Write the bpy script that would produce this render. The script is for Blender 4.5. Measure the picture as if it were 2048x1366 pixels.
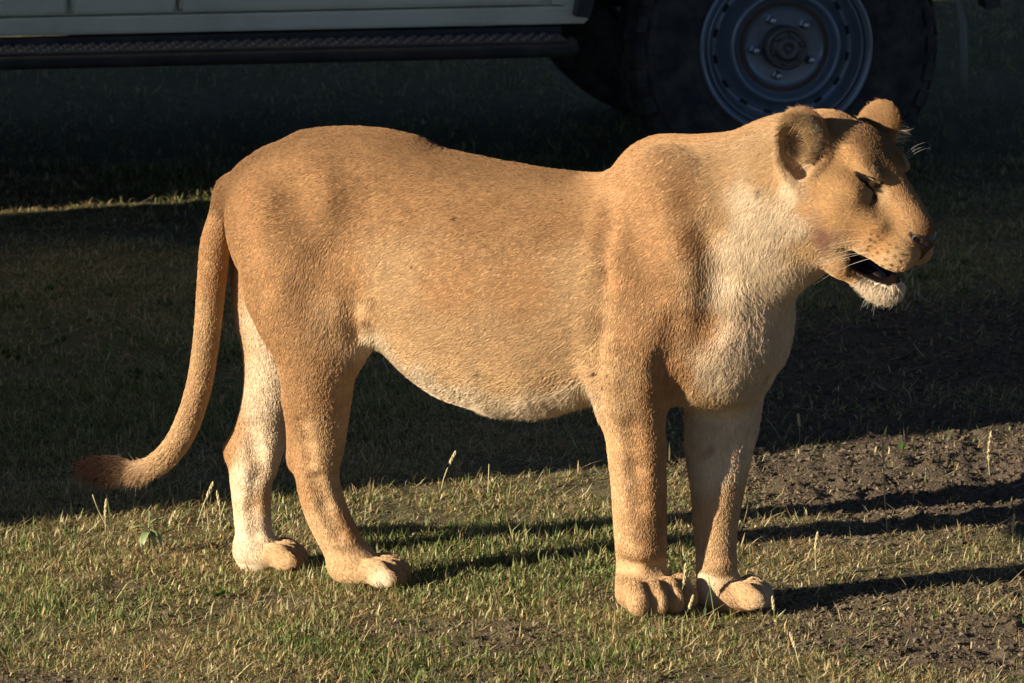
import bpy, bmesh, math, random
import numpy as np
from mathutils import Vector, Matrix

# ------------------------------------------------------------------ clean
for _o in list(bpy.data.objects):
    bpy.data.objects.remove(_o, do_unlink=True)
scene = bpy.context.scene
C = scene.collection
rng = np.random.default_rng(7)
random.seed(7)

# ------------------------------------------------------------------ camera
FPX = 15500.0                      # focal length in pixels of the 2048 px wide photograph
CAM = np.array([0.0, -14.47, 3.055])
PITCH = math.radians(10.0)
cd = bpy.data.cameras.new('camera')
cam = bpy.data.objects.new('camera', cd)
C.objects.link(cam)
cam.location = CAM
cam.rotation_euler = (math.pi / 2 - PITCH, 0, 0)
cd.sensor_width = 36.0
cd.lens = FPX / 2048 * 36.0
cd.clip_start = 0.1
cd.clip_end = 3000
cd.dof.use_dof = True
cd.dof.focus_distance = 14.72
cd.dof.aperture_fstop = 16.0
scene.camera = cam

# ------------------------------------------------------------------ sky, sun, exposure
SUN_AZ = math.radians(28)          # how far the sun stands on the camera's side of due left
SUN_EL = math.radians(16.5)
to_sun = Vector((-math.cos(SUN_AZ) * math.cos(SUN_EL), -math.sin(SUN_AZ) * math.cos(SUN_EL), math.sin(SUN_EL)))
world = bpy.data.worlds.new('World')
scene.world = world
world.use_nodes = True
wn = world.node_tree
bg = wn.nodes['Background']
sky = wn.nodes.new('ShaderNodeTexSky')
sky.sky_type = 'NISHITA'
sky.sun_disc = False
sky.altitude = 1600              # the high savanna
sky.dust_density = 0.4
sky.air_density = 0.4
sky.sun_elevation = SUN_EL
sky.sun_rotation = math.atan2(to_sun.x, to_sun.y)
wn.links.new(sky.outputs['Color'], bg.inputs['Color'])
bg.inputs['Strength'].default_value = 0.05
sd = bpy.data.lights.new('sun', 'SUN')
sun = bpy.data.objects.new('sun', sd)
C.objects.link(sun)
sun.rotation_euler = (-to_sun).to_track_quat('-Z', 'Y').to_euler()
sd.energy = 5.0
sd.angle = math.radians(0.5)
sd.color = (1.0, 0.87, 0.70)
scene.view_settings.view_transform = 'Standard'
scene.view_settings.look = 'None'
scene.view_settings.exposure = 0.98
scene.view_settings.gamma = 1.0
scene.view_settings.use_curve_mapping = False
scene.cycles.max_bounces = 5
scene.cycles.diffuse_bounces = 3
scene.cycles.use_denoising = True

# ------------------------------------------------------------------ helpers
_r = np.array([1.0, 0, 0])
_f = np.array([0, math.cos(PITCH), -math.sin(PITCH)])
_u = np.array([0, math.sin(PITCH), math.cos(PITCH)])
def ray(u, v):
    return _f + _r * (u - 1024) / FPX + _u * (683 - v) / FPX
def at_y(u, v, y):                 # the point of the depth y that is seen at u, v
    d = ray(u, v); return CAM + d * ((y - CAM[1]) / d[1])
def at_z(u, v, z=0.0):
    d = ray(u, v); return CAM + d * ((z - CAM[2]) / d[2])

def put(name, me, mat, parent=None):
    o = bpy.data.objects.new(name, me)
    C.objects.link(o)
    if mat is not None:
        for m in (mat if isinstance(mat, (list, tuple)) else [mat]):
            me.materials.append(m)
    if parent is not None:
        o.parent = parent
    return o
def thing(name, label, cat, loc=(0, 0, 0), rz=0.0, group=None):
    o = bpy.data.objects.new(name, None)
    C.objects.link(o)
    o.location = loc; o.rotation_euler = (0, 0, rz)
    o.empty_display_size = 0.1
    o['label'] = label; o['category'] = cat
    if group: o['group'] = group
    return o
def np_mesh(name, V, F, smooth=True):
    """V (n,3); F (m,k) with one face size"""
    me = bpy.data.meshes.new(name)
    V = np.asarray(V, np.float32); F = np.asarray(F, np.int32)
    k = F.shape[1]
    me.vertices.add(len(V)); me.vertices.foreach_set('co', V.ravel())
    me.loops.add(F.size); me.loops.foreach_set('vertex_index', F.ravel())
    me.polygons.add(len(F))
    me.polygons.foreach_set('loop_start', np.arange(0, F.size, k, dtype=np.int32))
    me.polygons.foreach_set('use_smooth', np.full(len(F), smooth))
    me.update(calc_edges=True)
    return me
def color_attr(me, cols):
    a = me.color_attributes.new('Col', 'FLOAT_COLOR', 'POINT')
    c = np.ones((len(cols), 4), np.float32); c[:, :3] = cols
    a.data.foreach_set('color', c.ravel())

# value noise, vectorised
_perm = np.random.default_rng(3).random(65536).astype(np.float32)
def _h(ix, iy, iz):
    n = (ix.astype(np.int64) * 73856093) ^ (iy.astype(np.int64) * 19349663) ^ (iz.astype(np.int64) * 83492791)
    n = (n ^ (n >> 13)) * 1274126177
    return _perm[(n ^ (n >> 16)) & 65535]
def noise(P, s):
    P = np.asarray(P, np.float64) * s
    I = np.floor(P); f = P - I; f = f * f * (3 - 2 * f); I = I.astype(np.int64)
    x, y, z = I[:, 0], I[:, 1], I[:, 2]; fx, fy, fz = f[:, 0], f[:, 1], f[:, 2]
    def l(a, b, t): return a + (b - a) * t
    c = [_h(x + i, y + j, z + k) for i in (0, 1) for j in (0, 1) for k in (0, 1)]
    return l(l(l(c[0], c[1], fz), l(c[2], c[3], fz), fy), l(l(c[4], c[5], fz), l(c[6], c[7], fz), fy), fx) * 2 - 1
def fbm(P, s, o=4, g=0.5):
    r = 0; a = 1.0; t = 0
    for i in range(o):
        r = r + a * noise(np.asarray(P) + 17.3 * i, s); t += a; a *= g; s *= 2.03
    return r / t
def noise2(x, y, s, o=1, g=0.5, seed=0.0):
    P = np.stack([x, y, np.full_like(x, seed + 0.37)], 1)
    P[:, 2] /= s
    return fbm(P, s, o, g) if o > 1 else noise(P, s)
def sstep(a, b, x):
    t = np.clip((x - a) / (b - a), 0, 1); return t * t * (3 - 2 * t)

def material(name, col=(0.5, 0.5, 0.5), rough=0.6, metal=0.0, spec=0.5):
    m = bpy.data.materials.new(name); m.use_nodes = True
    b = m.node_tree.nodes['Principled BSDF']
    b.inputs['Base Color'].default_value = (*col, 1)
    b.inputs['Roughness'].default_value = rough
    b.inputs['Metallic'].default_value = metal
    b.inputs['Specular IOR Level'].default_value = spec
    return m
VOX = .004
NHAIR = 600000
# ================================================================== the ground
def blob2(x, y, cx, cy, rx, ry): return 1 - sstep(.55, 1.0, np.hypot((x - cx) / rx, (y - cy) / ry))
def soil_mask(x, y):
    n = noise2(x, y, 2.2, 3, .55, 2.0) * .28 + noise2(x, y, 9.0, 2, .5, 5.0) * .14
    m = np.maximum.reduce([
        .95 * blob2(x, y, 1.15, 2.0, 1.15, 1.95), .78 * blob2(x, y, .97, -.20, .70, .71), .8 * blob2(x, y, -.95, -.86, .45, .36),
        .55 * blob2(x, y, .05, -.84, .70, .40), .60 * blob2(x, y, .94, .67, .75, .93), .55 * blob2(x, y, -.62, .03, .30, .30), .5 * blob2(x, y, -.1, -.34, .4, .24)])
    return np.clip(m + n * (.5 + 1.3 * m), 0, 1)
def ground_z(x, y):
    s = soil_mask(x, y)
    far = sstep(30, 200, np.hypot(x, y))
    z = .012 * noise2(x, y, .9, 2, .5, 1.0) + .006 * noise2(x, y, 4.0, 2, .5, 3.0)
    clod = np.abs(noise2(x, y, 16, 1, .5, 8.0)) * .5 + np.abs(noise2(x, y, 34, 2, .6, 9.0)) * .5
    z = z + s * (.030 * clod - .014) + (1 - s) * .005 * noise2(x, y, 30, 1, .5, 6.0)
    # she stands on level ground
    for u, v, h in ((740, 1165, -.004), (540, 1135, -.010), (1310, 1210, -.004), (1490, 1215, -.014)):
        p = at_z(u, v, 0); w = np.exp(-((x - p[0]) ** 2 + (y - p[1]) ** 2) / (.11 if u > 1200 else .15) ** 2)
        z = z * (1 - w) + h * w
    z = z + far * 2.5 * noise2(x, y, .006, 3, .5, 4.0)
    return z
def spaced(lo, hi, step, end_lo, end_hi, grow=1.22):
    c = list(np.arange(lo, hi, step)); s = step; v = c[-1]
    while v < end_hi: s *= grow; v += s; c.append(v)
    s = step; v = lo; pre = []
    while v > end_lo: s *= grow; v -= s; pre.append(v)
    return np.array(pre[::-1] + c)
gx = spaced(-1.7, 1.9, .0085, -900, 900); gy = spaced(-1.2, 5.2, .0125, -300, 1600)
GX, GY = np.meshgrid(gx, gy, indexing='ij'); fx, fy = GX.ravel(), GY.ravel()
gzv = ground_z(fx, fy)
nx_, ny_ = len(gx), len(gy)
ii = (np.arange(nx_ - 1)[:, None] * ny_ + np.arange(ny_ - 1)[None]).ravel()
gm = np_mesh('ground', np.stack([fx, fy, gzv], 1), np.stack([ii, ii + ny_, ii + ny_ + 1, ii + 1], 1))
sm = soil_mask(fx, fy)
gcol = np.empty((len(fx), 3), np.float32)
so = np.array((.118, .090, .062)); th = np.array((.150, .130, .068))
gcol[:] = th * (1 - sm[:, None]) + so * sm[:, None]
gcol *= (1 + .25 * noise2(fx, fy, 6, 3, .6, 12.0) + .18 * noise2(fx, fy, 60, 2, .6, 13.0))[:, None]
color_attr(gm, gcol)
gmat = material('soil_and_thatch', rough=.95, spec=.1)
_t = gmat.node_tree
_a = _t.nodes.new('ShaderNodeAttribute'); _a.attribute_name = 'Col'
_nz = _t.nodes.new('ShaderNodeTexNoise'); _nz.inputs['Scale'].default_value = 160; _nz.inputs['Detail'].default_value = 6
_tc = _t.nodes.new('ShaderNodeNewGeometry')
_mx = _t.nodes.new('ShaderNodeMix'); _mx.data_type = 'RGBA'; _mx.blend_type = 'OVERLAY'; _mx.inputs[0].default_value = .55
_bp = _t.nodes.new('ShaderNodeBump'); _bp.inputs['Strength'].default_value = .9; _bp.inputs['Distance'].default_value = .006
_t.links.new(_tc.outputs['Position'], _nz.inputs['Vector'])
_t.links.new(_a.outputs['Color'], _mx.inputs[6]); _t.links.new(_nz.outputs['Color'], _mx.inputs[7])
_t.links.new(_mx.outputs[2], _t.nodes['Principled BSDF'].inputs['Base Color'])
_t.links.new(_nz.outputs['Fac'], _bp.inputs['Height']); _t.links.new(_bp.outputs['Normal'], _t.nodes['Principled BSDF'].inputs['Normal'])
ground = put('ground', gm, gmat); ground['kind'] = 'structure'
# ================================================================== the safari truck
def bm_obj(name, bm, mat, parent=None, smooth=False, bevel=0.0):
    if bevel:
        bmesh.ops.bevel(bm, geom=list(bm.edges), offset=bevel, segments=2, affect='EDGES', clamp_overlap=True)
    me = bpy.data.meshes.new(name); bmesh.ops.recalc_face_normals(bm, faces=bm.faces); bm.to_mesh(me); bm.free()
    if smooth:
        for p in me.polygons: p.use_smooth = True
    return put(name, me, mat, parent)
def box(bm, x0, x1, y0, y1, z0, z1):
    r = bmesh.ops.create_cube(bm, size=1.0)['verts']
    bmesh.ops.scale(bm, vec=(x1 - x0, y1 - y0, z1 - z0), verts=r)
    bmesh.ops.translate(bm, vec=((x0 + x1) / 2, (y0 + y1) / 2, (z0 + z1) / 2), verts=r)
    return r
def prism(bm, pts, y0, y1):
    a = [bm.verts.new((x, y0, z)) for x, z in pts]; b = [bm.verts.new((x, y1, z)) for x, z in pts]
    bm.faces.new(a); bm.faces.new(b[::-1])
    for i in range(len(pts)):
        j = (i + 1) % len(pts); bm.faces.new((a[i], b[i], b[j], a[j]))
def lathe(bm, prof, seg=72, c=(0, 0, 0), closed=False):
    """prof: (radius, y); turned about the y axis"""
    rings = []
    for r, y in prof:
        rings.append([bm.verts.new((c[0] + r * math.cos(2 * math.pi * k / seg), c[1] + y, c[2] + r * math.sin(2 * math.pi * k / seg))) for k in range(seg)])
    for i in range(len(rings) if closed else len(rings) - 1):
        A, B = rings[i], rings[(i + 1) % len(rings)]
        for k in range(seg): bm.faces.new((A[k], A[(k + 1) % seg], B[(k + 1) % seg], B[k]))
    return rings
def tube(bm, pts, r, seg=10):
    pts = [Vector(p) for p in pts]; prev = None
    for i, p in enumerate(pts):
        d = (pts[min(i + 1, len(pts) - 1)] - pts[max(i - 1, 0)]).normalized()
        s = d.orthogonal().normalized() if abs(d.z) > .9 else d.cross(Vector((0, 0, 1))).normalized()
        t = d.cross(s)
        ring = [bm.verts.new(p + (s * math.cos(2 * math.pi * k / seg) + t * math.sin(2 * math.pi * k / seg)) * r) for k in range(seg)]
        if prev:
            for k in range(seg): bm.faces.new((prev[k], prev[(k + 1) % seg], ring[(k + 1) % seg], ring[k]))
        else: bm.faces.new(ring[::-1])
        prev = ring
    bm.faces.new(prev)
def dusty(name, col, rough, dust=(.20, .155, .105), amount=.35, scale=9.0, metal=0.0, bump=0.0):
    m = material(name, col, rough, metal)
    n = m.node_tree; b = n.nodes['Principled BSDF']
    g = n.nodes.new('ShaderNodeNewGeometry'); t = n.nodes.new('ShaderNodeTexNoise'); t.inputs['Scale'].default_value = scale; t.inputs['Detail'].default_value = 8; t.inputs['Roughness'].default_value = .7
    r = n.nodes.new('ShaderNodeMapRange'); r.inputs[1].default_value = .42; r.inputs[2].default_value = .75; r.inputs[3].default_value = 0; r.inputs[4].default_value = amount
    x = n.nodes.new('ShaderNodeMix'); x.data_type = 'RGBA'; x.inputs[6].default_value = (*col, 1); x.inputs[7].default_value = (*dust, 1)
    n.links.new(g.outputs['Position'], t.inputs['Vector']); n.links.new(t.outputs['Fac'], r.inputs[0]); n.links.new(r.outputs[0], x.inputs[0]); n.links.new(x.outputs[2], b.inputs['Base Color'])
    if bump:
        q = n.nodes.new('ShaderNodeBump'); q.inputs['Strength'].default_value = bump; q.inputs['Distance'].default_value = .003
        n.links.new(t.outputs['Fac'], q.inputs['Height']); n.links.new(q.outputs['Normal'], b.inputs['Normal'])
    return m
M_paint = dusty('sand_paint', (.80, .75, .54), .35, amount=.30, scale=5)
M_black = dusty('black_steel', (.020, .021, .023), .5, amount=.25, scale=14)
M_under = dusty('underbody', (.018, .017, .016), .8, amount=.2)
M_tyre = dusty('tyre_rubber', (.018, .018, .019), .8, dust=(.15, .125, .095), amount=.6, scale=16, bump=.5)
M_rim = dusty('blue_grey_rim', (.20, .26, .32), .27, dust=(.26, .22, .17), amount=.7, scale=11, metal=.35)
M_rust = dusty('rusty_ring', (.085, .055, .035), .7, dust=(.16, .09, .05), amount=.6, scale=40)
M_hub = dusty('hub_metal', (.13, .125, .12), .5, dust=(.22, .18, .14), amount=.6, scale=60, metal=.5)
M_nut = material('bright_nut', (.42, .44, .46), .30, .85)
M_glass = material('window_glass', (.015, .018, .018), .05)
M_tread = dusty('worn_tread_plate', (.085, .088, .092), .5, amount=.4, scale=30, metal=.3)
M_lamp = material('lamp_glass', (.55, .55, .52), .08)
def copy_tree(o, parent=None):
    c = o.copy(); C.objects.link(c)
    if parent is not None: c.parent = parent
    for ch in list(o.children): copy_tree(ch, c)
    return c
WB = -2.98
def make_wheel(parent, x, side):
    """side -1: the outer face looks to -y"""
    yo = 0.0 if side < 0 else 1.70
    f = 1 if side < 0 else -1
    bm = bmesh.new()
    pr = [(.197, .030), (.203, .012), (.214, -.004), (.222, -.010), (.2235, -.006), (.2235, .002), (.219, .012), (.206, .030), (.200, .200)]
    lathe(bm, [(.204, .012), (.206, -.003), (.213, -.013), (.2195, -.015), (.2235, -.008), (.2225, .004), (.210, .020), (.2045, .06), (.2045, .190)], 80)
    lathe(bm, [(.204, .012), (.1985, -.001), (.1955, .001), (.1935, .010), (.190, .045), (.182, .056), (.170, .058), (.158, .050), (.148, .026), (.1425, .004), (.1370, -.003), (.1315, -.001), (.1265, .009)], 80)
    rim = bm_obj('wheel', bm, M_rim, parent, True)
    rim.location = (x, yo, .40)
    if f < 0: rim.rotation_euler = (0, 0, math.pi)
    def kid(name, b, mat, smooth=True):
        o = bm_obj(name, b, mat, rim, smooth); return o
    bm = bmesh.new(); lathe(bm, [(.1268, .008), (.1215, .019), (.1145, .0235)], 64); kid('dish_ring', bm, M_rim)
    bm = bmesh.new(); lathe(bm, [(.1150, .0233), (.112, .0215), (.106, .0212), (.1035, .0235)], 64); kid('rusty_ring', bm, M_rust)
    bm = bmesh.new(); lathe(bm, [(.1040, .0232), (.099, .0275), (.090, .0285), (.052, .0285)], 48); kid('wheel_disc', bm, M_rim)
    bm = bmesh.new(); lathe(bm, [(.0555, .030), (.0550, -.014), (.0515, -.022), (.046, -.024), (.0445, -.020), (.030, -.020), (.029, -.034), (.024, -.037), (.0125, -.037), (.012, -.031), (.007, -.031), (.006, -.036), (.0001, -.036)], 40)
    for k in range(6):
        a = k * math.pi / 3 + .3
        lathe(bm, [(.0065, -.018), (.0060, -.0275), (.0001, -.028)], 6, (.0375 * math.cos(a), 0, .0375 * math.sin(a)))
    kid('hub', bm, M_hub)
    for px, pz in ((-27, 55), (40, 42), (52, -27), (-13, -57), (-61, -6)):
        L = math.hypot(px, pz); a, b = px / L * .0752, pz / L * .0752
        bm = bmesh.new(); lathe(bm, [(.0135, .030), (.0135, .018), (.0105, .016), (.0100, -.001), (.0075, -.005), (.0001, -.006)], 6, (a, 0, b)); kid('wheel_nut', bm, M_nut, False)
    for k in range(16 if side < 0 and x == 0 else 0):     # vent slots in the dish
        bm = bmesh.new()
        a = 2 * math.pi * (k + .5) / 16
        vs = box(bm, -.011, .011, -.002, .002, -.0045, .0045)
        bmesh.ops.rotate(bm, verts=vs, cent=(0, 0, 0), matrix=Matrix.Rotation(-a + math.pi / 2, 3, 'Y'))
        bmesh.ops.translate(bm, verts=vs, vec=(.172 * math.cos(a), .0572, .172 * math.sin(a)))
        kid('vent_slot', bm, M_under, False)
    bm = bmesh.new()
    lathe(bm, [(.206, .020), (.215, .000), (.226, -.010), (.238, -.013), (.242, -.016), (.246, -.0165), (.250, -.0155), (.285, -.0205), (.289, -.0230), (.293, -.0225), (.325, -.0200), (.345, -.0130), (.352, -.0125), (.358, -.0080),
               (.378, .006), (.386, .022), (.389, .050), (.390, .110), (.389, .170), (.386, .195), (.370, .215), (.33, .235), (.28, .238), (.22, .215), (.206, .195)], 96)
    N = 34
    for row, (ya, yb, off) in enumerate(((-.004, .052, 0), (.060, .105, .5), (.113, .158, 0), (.166, .222, .5))):
        for k in range(N):
            a = 2 * math.pi * (k + off) / N
            vs = box(bm, -.0210, .0210, ya - (.010 if row == 0 else 0), yb, -.012, .0125)
            for v in vs:
                if row == 0 and v.co.y < .02: v.co.z -= .016
                if row == 3 and v.co.y > .2: v.co.z -= .022
            bmesh.ops.rotate(bm, verts=vs, cent=(0, 0, 0), matrix=Matrix.Rotation(-a + math.pi / 2, 3, 'Y'))
            bmesh.ops.translate(bm, verts=vs, vec=(.390 * math.cos(a), 0, .390 * math.sin(a)))
    kid('tyre', bm, M_tyre, False)
    return rim
def arc(cx, cz, r, a0, a1, n=14): return [(cx + r * math.cos(math.radians(a0 + (a1 - a0) * k / n)), cz + r * math.sin(math.radians(a0 + (a1 - a0) * k / n))) for k in range(n + 1)]
def make_truck():
    t = thing('safari_truck', 'pale safari four-wheel-drive parked in the shade behind the lioness', 'truck')
    # the body is a shell whose side outline leaves the wheel arches open
    side = [(-3.58, .56), (-3.50, .52)] + arc(WB, .42, .50, 168, 12) + [(-2.46, .478), (-.52, .478)] + arc(0, .42, .52, 174, 14) + \
           [(.56, .56), (.74, .58), (.76, .95), (.70, 1.12), (-.36, 1.20), (-.42, 1.24), (-.90, 1.93), (-1.02, 2.00), (-3.46, 2.03), (-3.56, 1.95), (-3.60, 1.10)]
    bm = bmesh.new(); prism(bm, side, .045, 1.655); bm_obj('body_shell', bm, M_paint, t)
    bm = bmesh.new(); prism(bm, [(-2.44, .472), (-.505, .472), (-.500, .516), (-2.44, .516)], .004, .060); bm_obj('rocker_panel', bm, M_paint, t, bevel=.006)
    bm = bmesh.new(); prism(bm, [(-2.44, .472), (-.505, .472), (-.500, .516), (-2.44, .516)], 1.64, 1.696); bm_obj('rocker_panel', bm, M_paint, t, bevel=.006)
    for y0, y1 in ((.010, .060), (1.640, 1.690)):
        for x0, x1, nm in ((-1.531, -.62, 'door'), (-1.800, -1.541, 'pillar_panel'), (-2.42, -1.812, 'door')):
            bm = bmesh.new(); prism(bm, [(x0, .522), (x1, .522), (x1, 1.21), (x0, 1.21)], y0, y1)
            d = bm_obj(nm, bm, M_paint, t, bevel=.007)
            if nm == 'door':
                bm = bmesh.new(); s = -1 if y0 < 1 else 1; yy = y0 - .022 if s < 0 else y1
                box(bm, x0 + .06, x0 + .20, yy, yy + .022, 1.08, 1.11); bm_obj('handle', bm, M_black, d, bevel=.004)
        # window panes
        for pts in ([(-1.50, 1.25), (-.58, 1.25), (-.94, 1.82), (-1.50, 1.84)], [(-2.40, 1.25), (-1.60, 1.25), (-1.60, 1.85), (-2.40, 1.86)], [(-3.45, 1.25), (-2.52, 1.25), (-2.52, 1.86), (-3.42, 1.86)]):
            bm = bmesh.new(); prism(bm, pts, *((.037, .05) if y0 < 1 else (1.65, 1.663))); bm_obj('window', bm, M_glass, t)
        bm = bmesh.new(); prism(bm, [(-.595, .522)] + arc(0, .42, .515, 170, 20, 16) + [(.70, .60), (.72, 1.05), (-.36, 1.15), (-.595, 1.16)], y0 + .002, y1); bm_obj('front_fender', bm, M_paint, t)
        bm = bmesh.new(); a = arc(0, .42, .55, 172, 8, 18); b = arc(0, .42, .512, 172, 8, 18)
        prism(bm, a + b[::-1], *((-.045, .05) if y0 < 1 else (1.65, 1.745))); bm_obj('wheel_arch_flare', bm, M_black, t)
        a = arc(WB, .42, .53, 172, 8, 18); b = arc(WB, .42, .492, 172, 8, 18)
        bm = bmesh.new(); prism(bm, a + b[::-1], *((-.045, .05) if y0 < 1 else (1.65, 1.745))); bm_obj('wheel_arch_flare', bm, M_black, t)
    # the windscreen, lamps, grille, bumper
    bm = bmesh.new(); box(bm, -.004, .004, .13, 1.57, 0, .76)
    bmesh.ops.rotate(bm, verts=bm.verts, cent=(0, 0, 0), matrix=Matrix.Rotation(-.608, 3, 'Y')); bmesh.ops.translate(bm, verts=bm.verts, vec=(-.432, 0, 1.275)); bm_obj('windscreen', bm, M_glass, t)
    bm = bmesh.new(); box(bm, .735, .775, .42, 1.28, .72, 1.02); g = bm_obj('grille', bm, M_black, t, bevel=.006)
    for k in range(6):
        bm = bmesh.new(); box(bm, .770, .785, .44, 1.26, .745 + .046 * k, .760 + .046 * k); bm_obj('grille_slat', bm, M_tread, g)
    for y in (.24, 1.46):
        bm = bmesh.new(); lathe(bm, [(.0001, 0), (.085, .006), (.095, .02), (.095, .06)], 24)
        bmesh.ops.rotate(bm, verts=bm.verts, cent=(0, 0, 0), matrix=Matrix.Rotation(math.pi / 2, 3, 'Z')); bmesh.ops.translate(bm, verts=bm.verts, vec=(.785, y, .88)); bm_obj('headlight', bm, M_lamp, t, True)
    bm = bmesh.new(); prism(bm, [(.70, .58), (.90, .58), (.93, .62), (.92, .76), (.70, .76)], -.01, 1.71); bm_obj('front_bumper', bm, M_black, t, bevel=.01)
    bm = bmesh.new(); box(bm, -3.72, -3.585, .10, 1.60, .50, .62); bm_obj('rear_bumper', bm, M_black, t, bevel=.01)
    bm = bmesh.new(); box(bm, -3.44, -.98, .12, 1.58, 2.035, 2.075); bm_obj('roof_hatch', bm, M_paint, t, bevel=.01)
    # the side step: tube, tread plate with a row of raised grip rings, brackets
    for y0, y1, yt, lead in ((-.165, -.015, -.165, 1), (1.715, 1.865, 1.865, -1)):
        bm = bmesh.new(); box(bm, -2.40, -.580, y0, y1, .442, .452)
        st = bm_obj('side_step', bm, M_black, t, bevel=.003)
        bm = bmesh.new()
        for k in range(62):
            cx = -2.385 + .0298 * k
            for cyy in (.035, .075, .115):
                cxx = cx + (.0149 if cyy == .075 else 0)
                if cxx > -.60: continue
                o_ = [bm.verts.new((cxx + .0125 * math.cos(q * math.pi / 5), y0 + cyy + .017 * math.sin(q * math.pi / 5), .4525)) for q in range(10)]
                i_ = [bm.verts.new((cxx + .0088 * math.cos(q * math.pi / 5), y0 + cyy + .0125 * math.sin(q * math.pi / 5), .4575)) for q in range(10)]
                j_ = [bm.verts.new((cxx + .0065 * math.cos(q * math.pi / 5), y0 + cyy + .0095 * math.sin(q * math.pi / 5), .4525)) for q in range(10)]
                for q in range(10):
                    bm.faces.new((o_[q], o_[(q + 1) % 10], i_[(q + 1) % 10], i_[q])); bm.faces.new((i_[q], i_[(q + 1) % 10], j_[(q + 1) % 10], j_[q]))
        bm_obj('grip_tread', bm, M_tread, st)['kind'] = 'stuff'
        bm = bmesh.new(); yy = yt - .012 * lead
        tube(bm, [(-2.44, yt + .12 * lead, .430), (-2.42, yy, .430), (-2.38, yy, .430), (-.60, yy, .430), (-.57, yy + .02 * lead, .430), (-.555, yt + .12 * lead, .432)], .016, 12); bm_obj('step_tube', bm, M_under, st, True)
        bm = bmesh.new(); box(bm, -2.41, -.575, y1 + .002 if lead > 0 else y0 - .05, y1 + .05 if lead > 0 else y0 - .002, .405, .466); bm_obj('step_rail', bm, M_black, st)
        for x in (-2.25, -1.45, -.68):
            bm = bmesh.new(); box(bm, x, x + .05, *((-.015, .40) if lead > 0 else (1.30, 1.715)), .395, .438); bm_obj('step_bracket', bm, M_under, st)
    # chassis, axles, gearbox, tank
    for y in (.40, 1.20):
        bm = bmesh.new(); box(bm, -3.50, .66, y, y + .09, .46, .60); bm_obj('chassis_rail', bm, M_under, t)
    for x in (0, WB):
        bm = bmesh.new(); tube(bm, [(x, .12, .40), (x, 1.58, .40)], .045, 14); ax = bm_obj('axle', bm, M_under, t, True)
        bm = bmesh.new(); bmesh.ops.create_uvsphere(bm, u_segments=20, v_segments=12, radius=.15); bmesh.ops.scale(bm, vec=(1, .75, 1), verts=bm.verts); bmesh.ops.translate(bm, vec=(x, 1.05, .40), verts=bm.verts); bm_obj('differential', bm, M_under, ax, True)
    bm = bmesh.new(); tube(bm, [(-.15, 1.0, .42), (-1.3, .88, .50)], .035, 12); bm_obj('prop_shaft', bm, M_under, t, True)
    bm = bmesh.new(); tube(bm, [(-1.6, .88, .50), (WB + .1, 1.02, .44)], .035, 12); bm_obj('prop_shaft', bm, M_under, t, True)
    bm = bmesh.new(); box(bm, -1.75, -.65, .70, 1.02, .36, .60); bm_obj('gearbox', bm, M_under, t, bevel=.03)
    bm = bmesh.new(); box(bm, -2.40, -1.95, .52, 1.15, .32, .56); bm_obj('fuel_tank', bm, M_under, t, bevel=.03)
    bm = bmesh.new(); box(bm, -.34, .34, .28, .38, .34, .40); bm_obj('leaf_spring', bm, M_under, t, bevel=.008)
    bm = bmesh.new(); box(bm, -.34, .34, 1.32, 1.42, .34, .40); bm_obj('leaf_spring', bm, M_under, t, bevel=.008)
    bm = bmesh.new(); box(bm, -.80, .68, .22, 1.50, .56, .62); bm_obj('engine_guard', bm, M_under, t)
    bm = bmesh.new(); tube(bm, [(.425, .02, .62), (.44, .00, .53), (.452, -.012, .45), (.456, -.012, .36), (.456, -.010, .285)], .0105, 8); bm_obj('hanging_strap', bm, dusty('strap', (.17, .19, .15), .8), t, True)
    w0 = make_wheel(t, WB, -1); make_wheel(t, 0, -1)
    for x in (0, WB):                                     # the far side's wheels are turned about
        w = copy_tree(w0, t); w.location = (x, 1.70, .40); w.rotation_euler = (0, 0, math.pi)
    return t
truck = make_truck()
hubp = at_y(1572, 97, 4.82)
truck.location = (hubp[0], 4.84, 0.0)
truck.rotation_euler = (0, 0, math.radians(9.5))
# three unseen truck copies added left of the frame to cast the shade
_s = np.array([math.cos(SUN_AZ), math.sin(SUN_AZ)]); _p = np.array([-math.sin(SUN_AZ), math.cos(SUN_AZ)])
def park(o, along, across, heading, local):
    """put the place `local` of the truck at along/across the light"""
    h = math.radians(heading); q = _s * along + _p * across
    o.rotation_euler = (0, 0, h)
    o.location = (q[0] - (local[0] * math.cos(h) - local[1] * math.sin(h)), q[1] - (local[0] * math.sin(h) + local[1] * math.cos(h)), 0)
shade_truck2 = copy_tree(truck); shade_truck2['label'] = 'pale safari truck added unseen at far left to cast the shade beside the lioness'
park(shade_truck2, -3.7, 1.11, math.degrees(SUN_AZ) + 165, (-3.6, 1.655))
shade_truck3 = copy_tree(truck); shade_truck3['label'] = 'pale safari truck added unseen at left to shade the grass and the truck behind'
park(shade_truck3, -1.65, 2.41, math.degrees(SUN_AZ) + 165, (-3.6, 1.655))
shade_truck4 = copy_tree(truck); shade_truck4['label'] = 'pale safari truck added unseen at left to shade the far ground beyond the truck'
park(shade_truck4, -1.1, 5.40, math.degrees(SUN_AZ) + 165, (-3.6, 1.655))
for o_ in (truck, shade_truck2, shade_truck3, shade_truck4): o_['group'] = 'safari trucks of the party'
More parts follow.
